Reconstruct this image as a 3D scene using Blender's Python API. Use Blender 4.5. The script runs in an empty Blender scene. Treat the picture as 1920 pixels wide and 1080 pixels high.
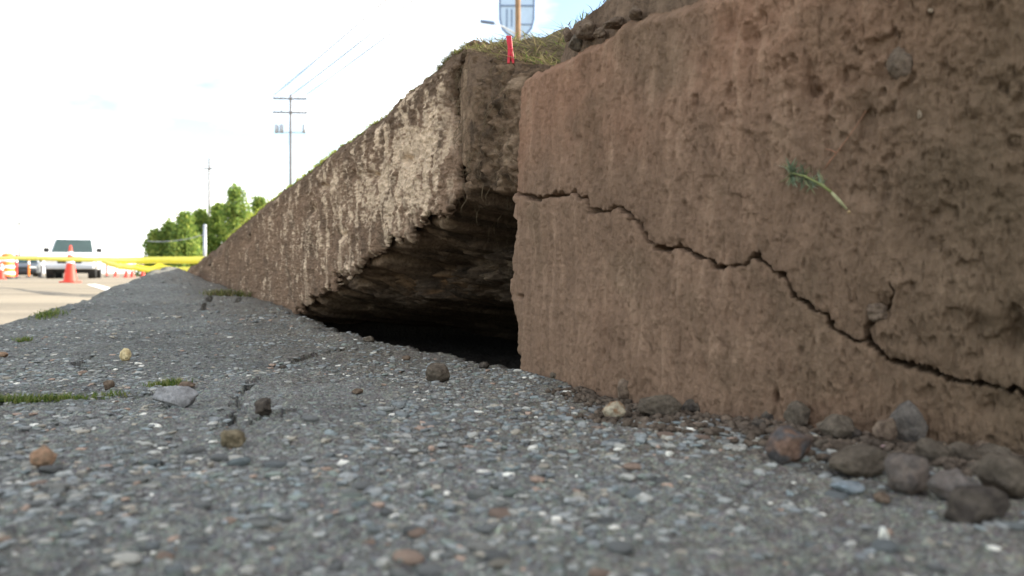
import bpy, bmesh, math, random
import numpy as np
from mathutils import Vector, Matrix

random.seed(7)
RNG = np.random.default_rng(11)
SC = bpy.context.scene
COL = SC.collection

# ---------------------------------------------------------------- camera, sky, sun, exposure
HC = 0.15            # lens height above the asphalt
F = 1500.0           # focal length in pixels of the 1920 px wide frame
HZ = 512.0           # horizon row
cam = bpy.data.cameras.new('camera')
cam.sensor_width = 36.0
cam.lens = 36.0 * F / 1920.0
cam.shift_y = -(540.0 - HZ) / 1920.0
cam.clip_start = 0.02
cam.clip_end = 3000.0
cam.dof.use_dof = True
cam.dof.focus_distance = 1.32
cam.dof.aperture_fstop = 6.6
cam_o = bpy.data.objects.new('camera', cam)
cam_o.location = (0, 0, HC)
cam_o.rotation_euler = (math.radians(90), 0, 0)
COL.objects.link(cam_o)
SC.camera = cam_o

SUN_EL = math.radians(24)
SUN_AZ = math.radians(72)          # clockwise from +Y: the sun stands to the right, a little beyond
world = bpy.data.worlds.new('World')
SC.world = world
world.use_nodes = True
wn = world.node_tree
wn.nodes.clear()
w_out = wn.nodes.new('ShaderNodeOutputWorld')
w_bg = wn.nodes.new('ShaderNodeBackground')
w_sky = wn.nodes.new('ShaderNodeTexSky')
w_sky.sky_type = 'NISHITA'
w_sky.sun_disc = False
w_sky.sun_elevation = SUN_EL
w_sky.sun_rotation = SUN_AZ
w_sky.air_density = 1.0
w_sky.dust_density = 0.8
w_tc = wn.nodes.new('ShaderNodeTexCoord')
w_map = wn.nodes.new('ShaderNodeMapping')
w_map.inputs['Scale'].default_value = (1.4, 1.4, 4.0)
w_noise = wn.nodes.new('ShaderNodeTexNoise')
w_noise.inputs['Scale'].default_value = 2.2
w_noise.inputs['Detail'].default_value = 6
w_ramp = wn.nodes.new('ShaderNodeValToRGB')
w_ramp.color_ramp.elements[0].position = 0.40
w_ramp.color_ramp.elements[1].position = 0.65
w_mix = wn.nodes.new('ShaderNodeMix')
w_mix.data_type = 'RGBA'
w_mix.inputs['B'].default_value = (7.6, 7.5, 7.3, 1)      # thin bright cloud
wn.links.new(w_tc.outputs['Generated'], w_map.inputs['Vector'])
wn.links.new(w_map.outputs['Vector'], w_noise.inputs['Vector'])
wn.links.new(w_noise.outputs['Fac'], w_ramp.inputs['Fac'])
wn.links.new(w_ramp.outputs['Color'], w_mix.inputs['Factor'])
wn.links.new(w_sky.outputs['Color'], w_mix.inputs['A'])
wn.links.new(w_mix.outputs['Result'], w_bg.inputs['Color'])
w_bg.inputs['Strength'].default_value = 0.12
wn.links.new(w_bg.outputs['Background'], w_out.inputs['Surface'])

sun = bpy.data.lights.new('sun', 'SUN')
sun.energy = 4.5
sun.angle = math.radians(0.6)
sun.color = (1.0, 0.93, 0.80)
sun_o = bpy.data.objects.new('sun', sun)
sdir = Vector((math.sin(SUN_AZ) * math.cos(SUN_EL), math.cos(SUN_AZ) * math.cos(SUN_EL), math.sin(SUN_EL)))
sun_o.rotation_euler = sdir.to_track_quat('Z', 'Y').to_euler()
sun_o.location = sdir * 50
COL.objects.link(sun_o)

SC.view_settings.view_transform = 'Standard'
SC.view_settings.look = 'None'
SC.view_settings.exposure = 1.68
SC.view_settings.gamma = 1.0

# ---------------------------------------------------------------- numpy noise
def _h(ix, iy, iz, seed):
    n = (ix.astype(np.int64) * 374761393 + iy.astype(np.int64) * 668265263 + iz.astype(np.int64) * 2147483647 + seed * 974634777) & 0xFFFFFFFF
    n = ((n ^ (n >> 13)) * 1274126177) & 0xFFFFFFFF
    n = ((n ^ (n >> 16)) * 2246822519) & 0xFFFFFFFF
    return ((n ^ (n >> 15)) & 0xFFFFFF) / float(0xFFFFFF) * 2.0 - 1.0

def noise2(x, y, seed=0):
    x = np.asarray(x, float); y = np.asarray(y, float)
    x, y = np.broadcast_arrays(x, y)
    fx = np.floor(x); fy = np.floor(y)
    tx = x - fx; ty = y - fy
    tx = tx * tx * tx * (tx * (tx * 6 - 15) + 10); ty = ty * ty * ty * (ty * (ty * 6 - 15) + 10)
    z = np.zeros_like(fx)
    a = _h(fx, fy, z, seed); b = _h(fx + 1, fy, z, seed)
    c = _h(fx, fy + 1, z, seed); d = _h(fx + 1, fy + 1, z, seed)
    return (a + (b - a) * tx) * (1 - ty) + (c + (d - c) * tx) * ty

def noise3(x, y, z, seed=0):
    x, y, z = np.broadcast_arrays(np.asarray(x, float), np.asarray(y, float), np.asarray(z, float))
    fx = np.floor(x); fy = np.floor(y); fz = np.floor(z)
    s = lambda t: t * t * t * (t * (t * 6 - 15) + 10)
    tx, ty, tz = s(x - fx), s(y - fy), s(z - fz)
    r = 0
    for k in (0, 1):
        a = _h(fx, fy, fz + k, seed); b = _h(fx + 1, fy, fz + k, seed)
        c = _h(fx, fy + 1, fz + k, seed); d = _h(fx + 1, fy + 1, fz + k, seed)
        p = (a + (b - a) * tx) * (1 - ty) + (c + (d - c) * tx) * ty
        r = r + p * (tz if k else (1 - tz))
    return r

def fbm2(x, y, oct=4, seed=0, gain=0.5):
    r = 0.0; a = 1.0; n = 0.0
    for i in range(oct):
        r = r + a * noise2(np.asarray(x) * 2 ** i + 17.3 * i, np.asarray(y) * 2 ** i - 9.1 * i, seed + i)
        n += a; a *= gain
    return r / n * 1.6

def fbm3(x, y, z, oct=4, seed=0, gain=0.5):
    r = 0.0; a = 1.0; n = 0.0
    for i in range(oct):
        r = r + a * noise3(x * 2 ** i + 7.7 * i, y * 2 ** i, z * 2 ** i, seed + i)
        n += a; a *= gain
    return r / n * 1.6

def sst(a, b, x):
    t = np.clip((np.asarray(x, float) - a) / (b - a), 0, 1)
    return t * t * (3 - 2 * t)

def poly_dist(px, py, pts):
    """distance to a polyline and the position (0..1) along it"""
    best = np.full(np.shape(px), 1e9); par = np.zeros(np.shape(px))
    n = len(pts) - 1
    for i in range(n):
        ax, ay = pts[i]; bx, by = pts[i + 1]
        dx, dy = bx - ax, by - ay
        t = np.clip(((px - ax) * dx + (py - ay) * dy) / (dx * dx + dy * dy + 1e-12), 0, 1)
        d = np.hypot(px - ax - t * dx, py - ay - t * dy)
        m = d < best
        best = np.where(m, d, best); par = np.where(m, (i + t) / n, par)
    return best, par

def in_poly(px, py, pts):
    ins = np.zeros(np.shape(px), bool)
    n = len(pts)
    for i in range(n):
        x1, y1 = pts[i]; x2, y2 = pts[(i + 1) % n]
        if y1 == y2: continue
        c = ((y1 > py) != (y2 > py)) & (px < (x2 - x1) * (py - y1) / (y2 - y1) + x1)
        ins ^= c
    return ins

# ---------------------------------------------------------------- mesh helpers
def mesh_np(name, verts, faces, mat, col=None, smooth=True, parent=None):
    verts = np.asarray(verts, np.float32).reshape(-1, 3)
    faces = np.asarray(faces, np.int32)
    k = faces.shape[1]
    me = bpy.data.meshes.new(name)
    me.vertices.add(len(verts)); me.vertices.foreach_set('co', verts.ravel())
    me.loops.add(faces.size); me.loops.foreach_set('vertex_index', faces.ravel())
    me.polygons.add(len(faces))
    me.polygons.foreach_set('loop_start', np.arange(0, faces.size, k, dtype=np.int32))
    me.update(calc_edges=True)
    if smooth:
        me.polygons.foreach_set('use_smooth', np.ones(len(faces), bool))
    if col is not None:
        at = me.color_attributes.new('col', 'FLOAT_COLOR', 'POINT')
        c = np.ones((len(verts), 4), np.float32); c[:, :3] = np.asarray(col).reshape(-1, 3)
        at.data.foreach_set('color', c.ravel())
    if mat is not None: me.materials.append(mat)
    o = bpy.data.objects.new(name, me)
    COL.objects.link(o)
    if parent is not None: o.parent = parent
    return o

def grid_faces(n, m, mask=None, flip=False):
    i = np.arange(n - 1)[:, None]; j = np.arange(m - 1)[None, :]
    a = i * m + j
    f = np.stack([a, a + 1, a + m + 1, a + m], -1)
    if flip: f = f[..., ::-1]
    if mask is not None: return f[mask]
    return f.reshape(-1, 4)

def grid_mesh(name, P, mat, mask=None, col=None, parent=None, flip=False):
    n, m = P.shape[:2]
    f = grid_faces(n, m, mask, flip)
    V = P.reshape(-1, 3)
    C = None if col is None else np.asarray(col).reshape(-1, 3)
    if mask is not None:
        used = np.unique(f); rm = np.full(n * m, -1); rm[used] = np.arange(len(used))
        f = rm[f]; V = V[used]
        if C is not None: C = C[used]
    return mesh_np(name, V, f, mat, C, True, parent)

def bm_obj(name, bm, mat, parent=None, smooth=False):
    me = bpy.data.meshes.new(name); bm.to_mesh(me); bm.free()
    if smooth:
        me.polygons.foreach_set('use_smooth', np.ones(len(me.polygons), bool))
    if mat is not None: me.materials.append(mat)
    o = bpy.data.objects.new(name, me); COL.objects.link(o)
    if parent is not None: o.parent = parent
    return o

def bm_box(bm, c, s, rot=None, bev=0.0):
    r = bmesh.ops.create_cube(bm, size=1.0)
    M = Matrix.Translation(c) @ (rot if rot is not None else Matrix.Identity(4)) @ Matrix.Diagonal((*s, 1))
    bmesh.ops.transform(bm, matrix=M, verts=r['verts'])
    if bev > 0:
        es = list({e for v in r['verts'] for e in v.link_edges})
        bmesh.ops.bevel(bm, geom=es, offset=bev, segments=2, affect='EDGES', profile=0.5)
    return bm

def bm_tube(bm, p0, p1, r0, r1=None, seg=12, caps=True):
    p0 = Vector(p0); p1 = Vector(p1); r1 = r0 if r1 is None else r1
    d = p1 - p0
    q = d.to_track_quat('Z', 'Y').to_matrix().to_4x4()
    bmesh.ops.create_cone(bm, cap_ends=caps, segments=seg, radius1=r0, radius2=r1, depth=d.length,
                          matrix=Matrix.Translation((p0 + p1) / 2) @ q)

def bm_path(bm, pts, radii, seg=6):
    rings = []
    for i, p in enumerate(pts):
        p = Vector(p)
        d = (Vector(pts[min(i + 1, len(pts) - 1)]) - Vector(pts[max(i - 1, 0)])).normalized()
        a = d.orthogonal().normalized() if i == 0 else (rings_a - d * rings_a.dot(d)).normalized()
        rings_a = a
        b = d.cross(a)
        r = radii[i] if hasattr(radii, '__len__') else radii
        rings.append([bm.verts.new(p + (a * math.cos(t) + b * math.sin(t)) * r) for t in [2 * math.pi * k / seg for k in range(seg)]])
    for i in range(len(rings) - 1):
        for k in range(seg):
            bm.faces.new((rings[i][k], rings[i][(k + 1) % seg], rings[i + 1][(k + 1) % seg], rings[i + 1][k]))
    bm.faces.new(rings[0][::-1]); bm.faces.new(rings[-1])

def tag(o, label=None, cat=None, group=None, kind=None):
    if label: o['label'] = label
    if cat: o['category'] = cat
    if group: o['group'] = group
    if kind: o['kind'] = kind
    return o

def empty(name, loc, rz=0.0):
    o = bpy.data.objects.new(name, None); COL.objects.link(o)
    o.location = loc; o.rotation_euler = (0, 0, rz); o.empty_display_size = 0.05
    return o

# ---------------------------------------------------------------- materials
class NT:
    def __init__(self, name):
        self.m = bpy.data.materials.new(name); self.m.use_nodes = True
        self.t = self.m.node_tree
        self.b = self.t.nodes['Principled BSDF']
        self.tc = None
    def n(self, typ, **kw):
        nd = self.t.nodes.new(typ)
        for k, v in kw.items():
            if k in nd.inputs: nd.inputs[k].default_value = v
            else: setattr(nd, k, v)
        return nd
    def l(self, a, b): self.t.links.new(a, b)
    def coord(self, scale=(1, 1, 1), kind='Object'):
        if self.tc is None: self.tc = self.n('ShaderNodeTexCoord')
        mp = self.n('ShaderNodeMapping'); mp.inputs['Scale'].default_value = scale
        self.l(self.tc.outputs[kind], mp.inputs['Vector'])
        return mp.outputs['Vector']
    def noise(self, scale, detail=4, vec=None, rough=0.6):
        nd = self.n('ShaderNodeTexNoise'); nd.inputs['Scale'].default_value = scale
        nd.inputs['Detail'].default_value = detail; nd.inputs['Roughness'].default_value = rough
        self.l(vec if vec is not None else self.coord(), nd.inputs['Vector'])
        return nd.outputs['Fac']
    def ramp(self, fac, stops):
        r = self.n('ShaderNodeValToRGB'); e = r.color_ramp.elements
        while len(e) < len(stops): e.new(0.5)
        for k, (p, c) in enumerate(stops):
            e[k].position = p; e[k].color = (c, c, c, 1) if not hasattr(c, '__len__') else (*c, 1)
        self.l(fac, r.inputs['Fac']); return r.outputs['Color']
    def mix(self, a, b, fac, mode='MIX'):
        x = self.n('ShaderNodeMix', data_type='RGBA', blend_type=mode)
        for s, v in (('A', a), ('B', b)):
            if hasattr(v, '__len__'): x.inputs[s].default_value = (*v, 1)
            else: self.l(v, x.inputs[s])
        if isinstance(fac, (int, float)): x.inputs['Factor'].default_value = fac
        else: self.l(fac, x.inputs['Factor'])
        return x.outputs['Result']
    def attr(self, name='col'):
        a = self.n('ShaderNodeAttribute'); a.attribute_name = name; return a.outputs['Color']
    def bump(self, h, dist, strength=1.0, prev=None):
        b = self.n('ShaderNodeBump'); b.inputs['Distance'].default_value = dist; b.inputs['Strength'].default_value = strength
        self.l(h, b.inputs['Height'])
        if prev is not None: self.l(prev, b.inputs['Normal'])
        return b.outputs['Normal']
    def out(self, color, rough=0.9, normal=None, spec=0.3, metal=0.0):
        if hasattr(color, '__len__'): self.b.inputs['Base Color'].default_value = (*color, 1)
        else: self.l(color, self.b.inputs['Base Color'])
        if isinstance(rough, (int, float)): self.b.inputs['Roughness'].default_value = rough
        else: self.l(rough, self.b.inputs['Roughness'])
        self.b.inputs['Specular IOR Level'].default_value = spec
        self.b.inputs['Metallic'].default_value = metal
        if normal is not None: self.l(normal, self.b.inputs['Normal'])
        return self.m

def plain(name, c, rough=0.6, spec=0.4, metal=0.0, var=0.15, scale=4.0):
    t = NT(name)
    f = t.noise(scale, 4)
    k = t.ramp(f, [(0.3, 1 - var), (0.7, 1 + 0 * var)])
    return t.out(t.mix(c, k, 1.0, 'MULTIPLY'), rough, None, spec, metal)

def mat_attr(name, fine_scale, fine_amt, bump_scale, bump_d, rough=0.95, spec=0.15, stretch=None):
    t = NT(name)
    c = t.attr()
    f = t.noise(fine_scale, 5, t.coord(stretch or (1, 1, 1)), 0.65)
    k = t.ramp(f, [(0.25, 1 - fine_amt), (0.75, 1 + fine_amt)])
    c = t.mix(c, k, 1.0, 'MULTIPLY')
    f2 = t.noise(bump_scale, 6, t.coord(stretch or (1, 1, 1)), 0.7)
    f3 = t.noise(bump_scale * 0.27, 4)
    nm = t.bump(f3, bump_d * 2)
    nm = t.bump(f2, bump_d, 1.0, nm)
    return t.out(c, rough, nm, spec)

M = {}
def asphalt_mat():
    t = NT('asphalt')
    c = t.attr()
    hs = []
    for sc, lo, hi, w in ((120, 0.7, 1.25, 0.4), (300, 0.55, 1.5, 0.6), (640, 0.55, 1.6, 0.7)):
        vo = t.n('ShaderNodeTexVoronoi'); vo.inputs['Scale'].default_value = sc
        t.l(t.coord((1, 1, 0.6)), vo.inputs['Vector'])
        bw = t.n('ShaderNodeRGBToBW'); t.l(vo.outputs['Color'], bw.inputs['Color'])
        g = t.ramp(bw.outputs['Val'], [(0.15, lo), (0.5, 0.92), (0.72, 1.12), (0.9, hi)])
        tint = t.mix(g, t.mix((1, 1, 1), vo.outputs['Color'], 0.16), 1.0, 'MULTIPLY')
        c = t.mix(c, t.mix((1, 1, 1), tint, w), 1.0, 'MULTIPLY')
        hs.append((vo.outputs['Distance'], bw.outputs['Val'], sc))
    f = t.noise(700, 4); c = t.mix(c, t.ramp(f, [(0.3, 0.7), (0.7, 1.25)]), 1.0, 'MULTIPLY')
    c = t.mix(c, (1.25, 1.25, 1.25), 1.0, 'MULTIPLY')
    nm = t.bump(t.noise(330, 5), 0.0022)
    for d_, b_, sc in hs:
        h = t.n('ShaderNodeMath', operation='SUBTRACT'); t.l(b_, h.inputs[0])
        m_ = t.n('ShaderNodeMath', operation='MULTIPLY'); t.l(d_, m_.inputs[0]); m_.inputs[1].default_value = 1.2
        t.l(m_.outputs[0], h.inputs[1])
        nm = t.bump(h.outputs[0], 0.35 / sc, 0.9, nm)
    return t.out(c, 0.92, nm, 0.15)
M['asphalt'] = asphalt_mat()
M['pebble'] = mat_attr('pebble_stone', 450, 0.38, 420, 0.0011, 0.85, 0.2)
M['slab_r'] = mat_attr('brown_slab', 150, 0.17, 260, 0.0022, 1.0, 0.05, (1, 1, 0.35))
M['slab_l'] = mat_attr('streaked_slab', 90, 0.34, 140, 0.0045, 1.0, 0.05, (1, 1, 0.45))
M['soil'] = mat_attr('soil', 90, 0.45, 120, 0.006, 1.0, 0.05)
M['rock'] = mat_attr('rock', 220, 0.42, 260, 0.0022, 1.0, 0.05)
def grass_mat(name):
    t = NT(name)
    c = t.attr()
    t.l(c, t.b.inputs['Base Color']); t.b.inputs['Roughness'].default_value = 0.7
    t.b.inputs['Specular IOR Level'].default_value = 0.2
    tr = t.n('ShaderNodeBsdfTranslucent'); t.l(c, tr.inputs['Color'])
    mx = t.n('ShaderNodeMixShader'); mx.inputs['Fac'].default_value = 0.45
    t.l(t.b.outputs['BSDF'], mx.inputs[1]); t.l(tr.outputs['BSDF'], mx.inputs[2])
    t.l(mx.outputs['Shader'], t.t.nodes['Material Output'].inputs['Surface'])
    return t.m
M['grass'] = grass_mat('grass_blade')
M['leaf'] = grass_mat('tree_leaf')
M['bark'] = plain('bark', (0.10, 0.07, 0.045), 0.95, 0.1, 0, 0.5, 6)
M['wood_pole'] = plain('wood_pole', (0.28, 0.17, 0.09), 0.85, 0.2, 0, 0.35, 5)
M['pole_grey'] = plain('weathered_pole', (0.20, 0.19, 0.19), 0.85, 0.2, 0, 0.3, 5)
M['steel'] = plain('galvanised_steel', (0.42, 0.44, 0.47), 0.5, 0.5, 0.6, 0.15, 8)
M['white_paint'] = plain('white_paint', (0.78, 0.78, 0.77), 0.4, 0.5, 0, 0.06, 3)
M['car_white'] = plain('car_paint', (0.74, 0.75, 0.76), 0.25, 0.6, 0, 0.05, 2)
M['car_dark'] = plain('dark_car_paint', (0.06, 0.07, 0.085), 0.3, 0.5, 0.0, 0.05, 2)
M['black'] = plain('black_plastic', (0.02, 0.02, 0.022), 0.6, 0.4, 0, 0.3, 6)
M['tyre'] = plain('tyre_rubber', (0.025, 0.025, 0.026), 0.85, 0.2, 0, 0.3, 9)
M['glass'] = plain('windscreen', (0.03, 0.06, 0.055), 0.08, 0.8, 0, 0.3, 1.5)
M['lamp_glass'] = plain('lamp_glass', (0.75, 0.76, 0.74), 0.15, 0.7, 0, 0.1, 9)
M['cone_red'] = plain('cone_plastic', (0.72, 0.055, 0.03), 0.55, 0.4, 0, 0.12, 9)
M['orange'] = plain('orange_plastic', (0.80, 0.20, 0.03), 0.55, 0.4, 0, 0.12, 7)
M['red_peg'] = plain('red_plastic', (0.62, 0.008, 0.03), 0.45, 0.45, 0, 0.12, 200)
M['tape'] = plain('yellow_tape', (0.80, 0.70, 0.01), 0.45, 0.4, 0, 0.12, 5)
M['sign_blue'] = plain('sign_face', (0.45, 0.58, 0.72), 0.5, 0.4, 0, 0.1, 2)
M['sign_frame'] = plain('sign_frame', (0.16, 0.22, 0.34), 0.5, 0.4, 0, 0.15, 3)
M['stem'] = plain('stem_green', (0.24, 0.26, 0.09), 0.7, 0.3, 0, 0.35, 150)
M['root_pale'] = plain('pale_root', (0.40, 0.38, 0.20), 0.8, 0.2, 0, 0.35, 200)
M['root_red'] = plain('reddish_root', (0.34, 0.17, 0.10), 0.85, 0.2, 0, 0.4, 200)
M['bulb'] = plain('root_tip_skin', (0.40, 0.28, 0.14), 0.8, 0.2, 0, 0.3, 200)
def road_mat():
    t = NT('sunlit_road')
    f = t.noise(0.35, 5); f2 = t.noise(30, 5)
    st = t.noise(1.0, 4, t.coord((0.05, 0.9, 1)))
    c = t.ramp(f, [(0.3, (0.23, 0.195, 0.145)), (0.7, (0.31, 0.26, 0.19))])
    c = t.mix(c, t.ramp(st, [(0.35, 0.72), (0.6, 1.05)]), 1.0, 'MULTIPLY')
    c = t.mix(c, t.ramp(f2, [(0.3, 0.8), (0.7, 1.15)]), 1.0, 'MULTIPLY')
    return t.out(c, 0.9, t.bump(f2, 0.003), 0.2)
M['road'] = road_mat()

# ---------------------------------------------------------------- plan of the place
# broken wall: left length runs away from the break, right length comes towards the camera
WX, WY, WK = 0.01, 1.23, 0.507
ND = np.array([0.892, 0.452])               # horizontal direction from the wall face into the bank
def t_of_u(u):
    r = (np.asarray(u, float) - 960) / F
    return (WX - WY * r) / (WK + r)
def L_xy(t): return WX - WK * t, WY + t
def L_u(t):
    x, y = L_xy(t); return 960 + F * x / y
def z_at(v, Y): return HC + (HZ - np.asarray(v, float)) / F * Y
def ground_pt(u, v, z=0.0):
    Y = (HC - z) * F / (v - HZ)
    return Vector(((u - 960) / F * Y, Y, z))

_lu = np.array([355, 362, 375, 400, 440, 490, 555, 600, 700, 780, 830, 870, 905])
_ltop = np.array([499, 496, 484, 464, 426, 382, 330, 294, 218, 145, 95, 67, 58])
_lbase = np.array([518, 518, 524, 534, 549, 564, 586, 600, 625, 645, 658, 668, 676])
def l_top(u): return np.interp(u, _lu, _ltop)
def l_base(u): return np.interp(u, _lu, _lbase)

RP = np.array([(0.01, 1.23), (0.052, 1.115), (0.105, 0.99), (0.165, 0.893), (0.235, 0.81), (0.325, 0.73), (0.42, 0.655), (0.60, 0.505), (0.9, 0.27), (1.4, -0.1), (2.2, -0.7)])
_rs = np.concatenate([[0], np.cumsum(np.hypot(*np.diff(RP, axis=0).T))])
_sd = np.linspace(0, _rs[-1], 6000)
def _smooth(a, k=120):
    p = np.pad(a, k, mode='reflect', reflect_type='odd'); c = np.convolve(p, np.ones(2 * k + 1) / (2 * k + 1), 'valid'); return c
_rx = _smooth(np.interp(_sd, _rs, RP[:, 0])); _ry = _smooth(np.interp(_sd, _rs, RP[:, 1]))
def R_xy(s): return np.interp(s, _sd, _rx), np.interp(s, _sd, _ry)
def R_n(s):
    x0, y0 = R_xy(np.asarray(s) - 0.01); x1, y1 = R_xy(np.asarray(s) + 0.01)
    dx, dy = x1 - x0, y1 - y0; l = np.hypot(dx, dy) + 1e-9
    return dy / l, -dx / l                   # towards the camera side
_vis = _ry > 0.25
_ru = 960 + F * _rx[_vis] / _ry[_vis]
def s_of_u(u): return np.interp(u, _ru, _sd[_vis])
def R_pt(u, v, off=0.0):
    s = s_of_u(u); x, y = R_xy(s); nx, ny = R_n(s)
    z = z_at(v, y)
    return Vector((float(x + nx * off), float(y + ny * off), float(z)))

# asphalt: flat near the camera, heaved up towards the far end of the wall
_ey = np.array([-2, 0, 1.2, 2.42, 3.0, 3.75, 4.4, 5.0, 5.4, 5.8, 7])
_ex = np.array([-1.45, -1.45, -1.47, -1.55, -1.66, -1.84, -2.03, -2.2, -2.28, -2.36, -2.6])
_ez = np.array([0, 0, 0, 0.0, 0.03, 0.098, 0.14, 0.175, 0.196, 0.12, -0.05])
_wy = np.array([-2, 1.2, 2.0, 2.67, 3.3, 3.95, 4.8, 5.4, 5.9, 6.6])
_wz = np.array([0, 0, 0.0, 0.018, 0.04, 0.062, 0.086, 0.12, 0.125, -0.02])
def ground_macro(x, y):
    ex = np.interp(y, _ey, _ex); ez = np.interp(y, _ey, _ez)
    wx = WX - WK * (y - WY); wz = np.interp(y, _wy, _wz)
    k = np.clip((x - ex) / np.maximum(wx - ex, 0.05), 0, 1)
    z = ez * (1 - k) + wz * k
    z = z + 0.010 * fbm2(x * 1.6, y * 1.6, 3, 5) * sst(0.3, 1.0, y)
    z = z + 0.006 * fbm2(x * 6, y * 6, 3, 15)
    # broken outer edge down to the road
    e = (ex - x) + 0.05 * fbm2(x * 6, y * 6, 4, 31)
    z = z - sst(-0.02, 0.10, e) * 0.06 - sst(0.06, 0.4, e) * (0.12 + ez)
    # broken inner edge at the hole under the wall
    t = y - WY
    q = (x - WX) * ND[0] + (y - WY) * ND[1]
    jag = np.interp(t, [-0.05, 0.03, 0.12, 0.25, 0.4, 0.6, 0.95, 1.3, 1.55, 1.7], [0.10, 0.0, -0.015, -0.02, -0.06, -0.055, -0.02, -0.005, 0.03, 0.12]) + 0.022 * fbm2(x * 22, y * 22, 4, 77)
    z = z - 0.088 * sst(0.0, 0.022, q - jag) * (t > -0.06) * sst(1.68, 1.5, t)
    # crumbled lip in front of it
    z = z + 0.010 * np.exp(-((q - jag + 0.05) / 0.035) ** 2) * sst(0.25, 0.5, t) * sst(1.6, 1.2, t)
    # soil and crumbs washed against the foot of the wall
    return z
A_CRACKS = [
    ([(168, 572), (232, 560), (262, 548), (300, 532), (312, 527)], 0.010, 0.03),
    ([(415, 805), (440, 772), (452, 768), (446, 742), (462, 728), (480, 708)], 0.0035, 0.012),
    ([(470, 792), (520, 778), (565, 770)], 0.002, 0.008),
    ([(470, 690), (520, 684), (600, 662), (660, 650), (700, 645)], 0.004, 0.010),
    ([(150, 700), (152, 680), (172, 668)], 0.004, 0.014),
    ([(380, 590), (402, 575)], 0.005, 0.02), ([(440, 582), (452, 577)], 0.005, 0.02),
    ([(262, 874), (280, 880), (302, 876), (312, 868)], 0.003, 0.012),
    ([(160, 890), (185, 880)], 0.003, 0.010), ([(1000, 912), (1012, 895)], 0.002, 0.008),
    ([(0, 752), (90, 750), (200, 744), (300, 738)], 0.006, 0.010),
]
def ground_z(x, y):
    z = ground_macro(x, y)
    z = z + 0.0022 * fbm2(x * 45, y * 45, 3, 41) + 0.0014 * fbm2(x * 160, y * 160, 2, 51)
    return z

# ---------------------------------------------------------------- the ground
r_in = np.linspace(-0.69, 0.68, 720)
r_all = np.concatenate([np.linspace(-1.9, -0.70, 60), r_in, np.linspace(0.69, 1.6, 40)])
y_all = 0.30 * (6.7 / 0.30) ** np.linspace(0, 1, 540)
YY, RR = np.meshgrid(y_all, r_all, indexing='ij')
XX = RR * YY
ZZ = ground_z(XX, YY)
uu = 960 + F * RR; vv = HZ + (HC - np.minimum(ground_macro(XX, YY), 0.14)) * F / YY
for pts, w, dp in A_CRACKS:
    g = []
    for (pu, pv) in pts:
        Y = HC * F / (pv - HZ)
        for _ in range(6):
            Y = (HC - float(ground_macro(np.array((pu - 960) / F * Y), np.array(Y)))) * F / (pv - HZ)
            Y = min(max(Y, 0.3), 6.0)
        g.append(((pu - 960) / F * Y, Y))
    jx = XX + 0.006 * fbm2(XX * 40, YY * 40, 3, 3); jy = YY + 0.012 * fbm2(XX * 40, YY * 40, 3, 9)
    d, pr = poly_dist(jx, jy, g)
    ww = 1.6 * w * (0.6 + 0.8 * np.sin(np.pi * np.clip(pr, 0.05, 0.95)))
    ZZ = ZZ - 1.7 * dp * sst(1.0, 0.25, d / ww)
cn = fbm2(XX * 3, YY * 3, 4, 61); cf = fbm2(XX * 90, YY * 90, 3, 71)
base = np.array([0.170, 0.165, 0.146])
AC = base[None, None] * (1 + 0.24 * cn + 0.22 * cf)[..., None]
q = (XX - WX) * ND[0] + (YY - WY) * ND[1]
dirt = sst(-0.42, 0.0, q + 0.12 * fbm2(XX * 9, YY * 9, 4, 81)) * 0.75
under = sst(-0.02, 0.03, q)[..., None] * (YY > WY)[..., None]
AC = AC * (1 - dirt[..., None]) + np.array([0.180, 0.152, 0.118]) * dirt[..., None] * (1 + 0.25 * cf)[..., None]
AC = AC * (1 - under) + np.array([0.035, 0.027, 0.020]) * under  # floor of the hollow: its shade painted in as near-black colour
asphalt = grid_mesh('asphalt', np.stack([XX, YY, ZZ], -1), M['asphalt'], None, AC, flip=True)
tag(asphalt, kind='structure'); tag(asphalt, 'grey worn asphalt with exposed aggregate, heaved and cracked beside the wall')
nb = 40
X2, Y2 = np.meshgrid(np.linspace(-1.4, 2.4, nb), np.linspace(-2.0, 0.31, nb), indexing='ij')
near = grid_mesh('asphalt_apron', np.stack([X2, Y2, ground_macro(X2, Y2) - 0.006 + 0.002 * fbm2(X2 * 40, Y2 * 40, 2, 1)], -1), M['asphalt'], None,
                 np.ones((nb, nb, 3)) * base, parent=asphalt)

ROADZ = -0.10
bm = bmesh.new()
v = [bm.verts.new(p) for p in ((-900, -60, ROADZ), (900, -60, ROADZ), (900, 1800, ROADZ), (-900, 1800, ROADZ))]
bm.faces.new(v)
road = bm_obj('road', bm, M['road'])
tag(road, 'wide sunlit pale road stretching to the horizon', kind='structure')
bm = bmesh.new()
p0, p1 = Vector((-9.2, 17.5, ROADZ + 0.004)), Vector((-4.3, 9.0, ROADZ + 0.004))
sd = (p1 - p0).normalized().cross(Vector((0, 0, 1))) * 0.09
bm.faces.new([bm.verts.new(p) for p in (p0 - sd, p1 - sd, p1 + sd, p0 + sd)])
bm_obj('painted_line', bm, M['white_paint'], road)

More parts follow.
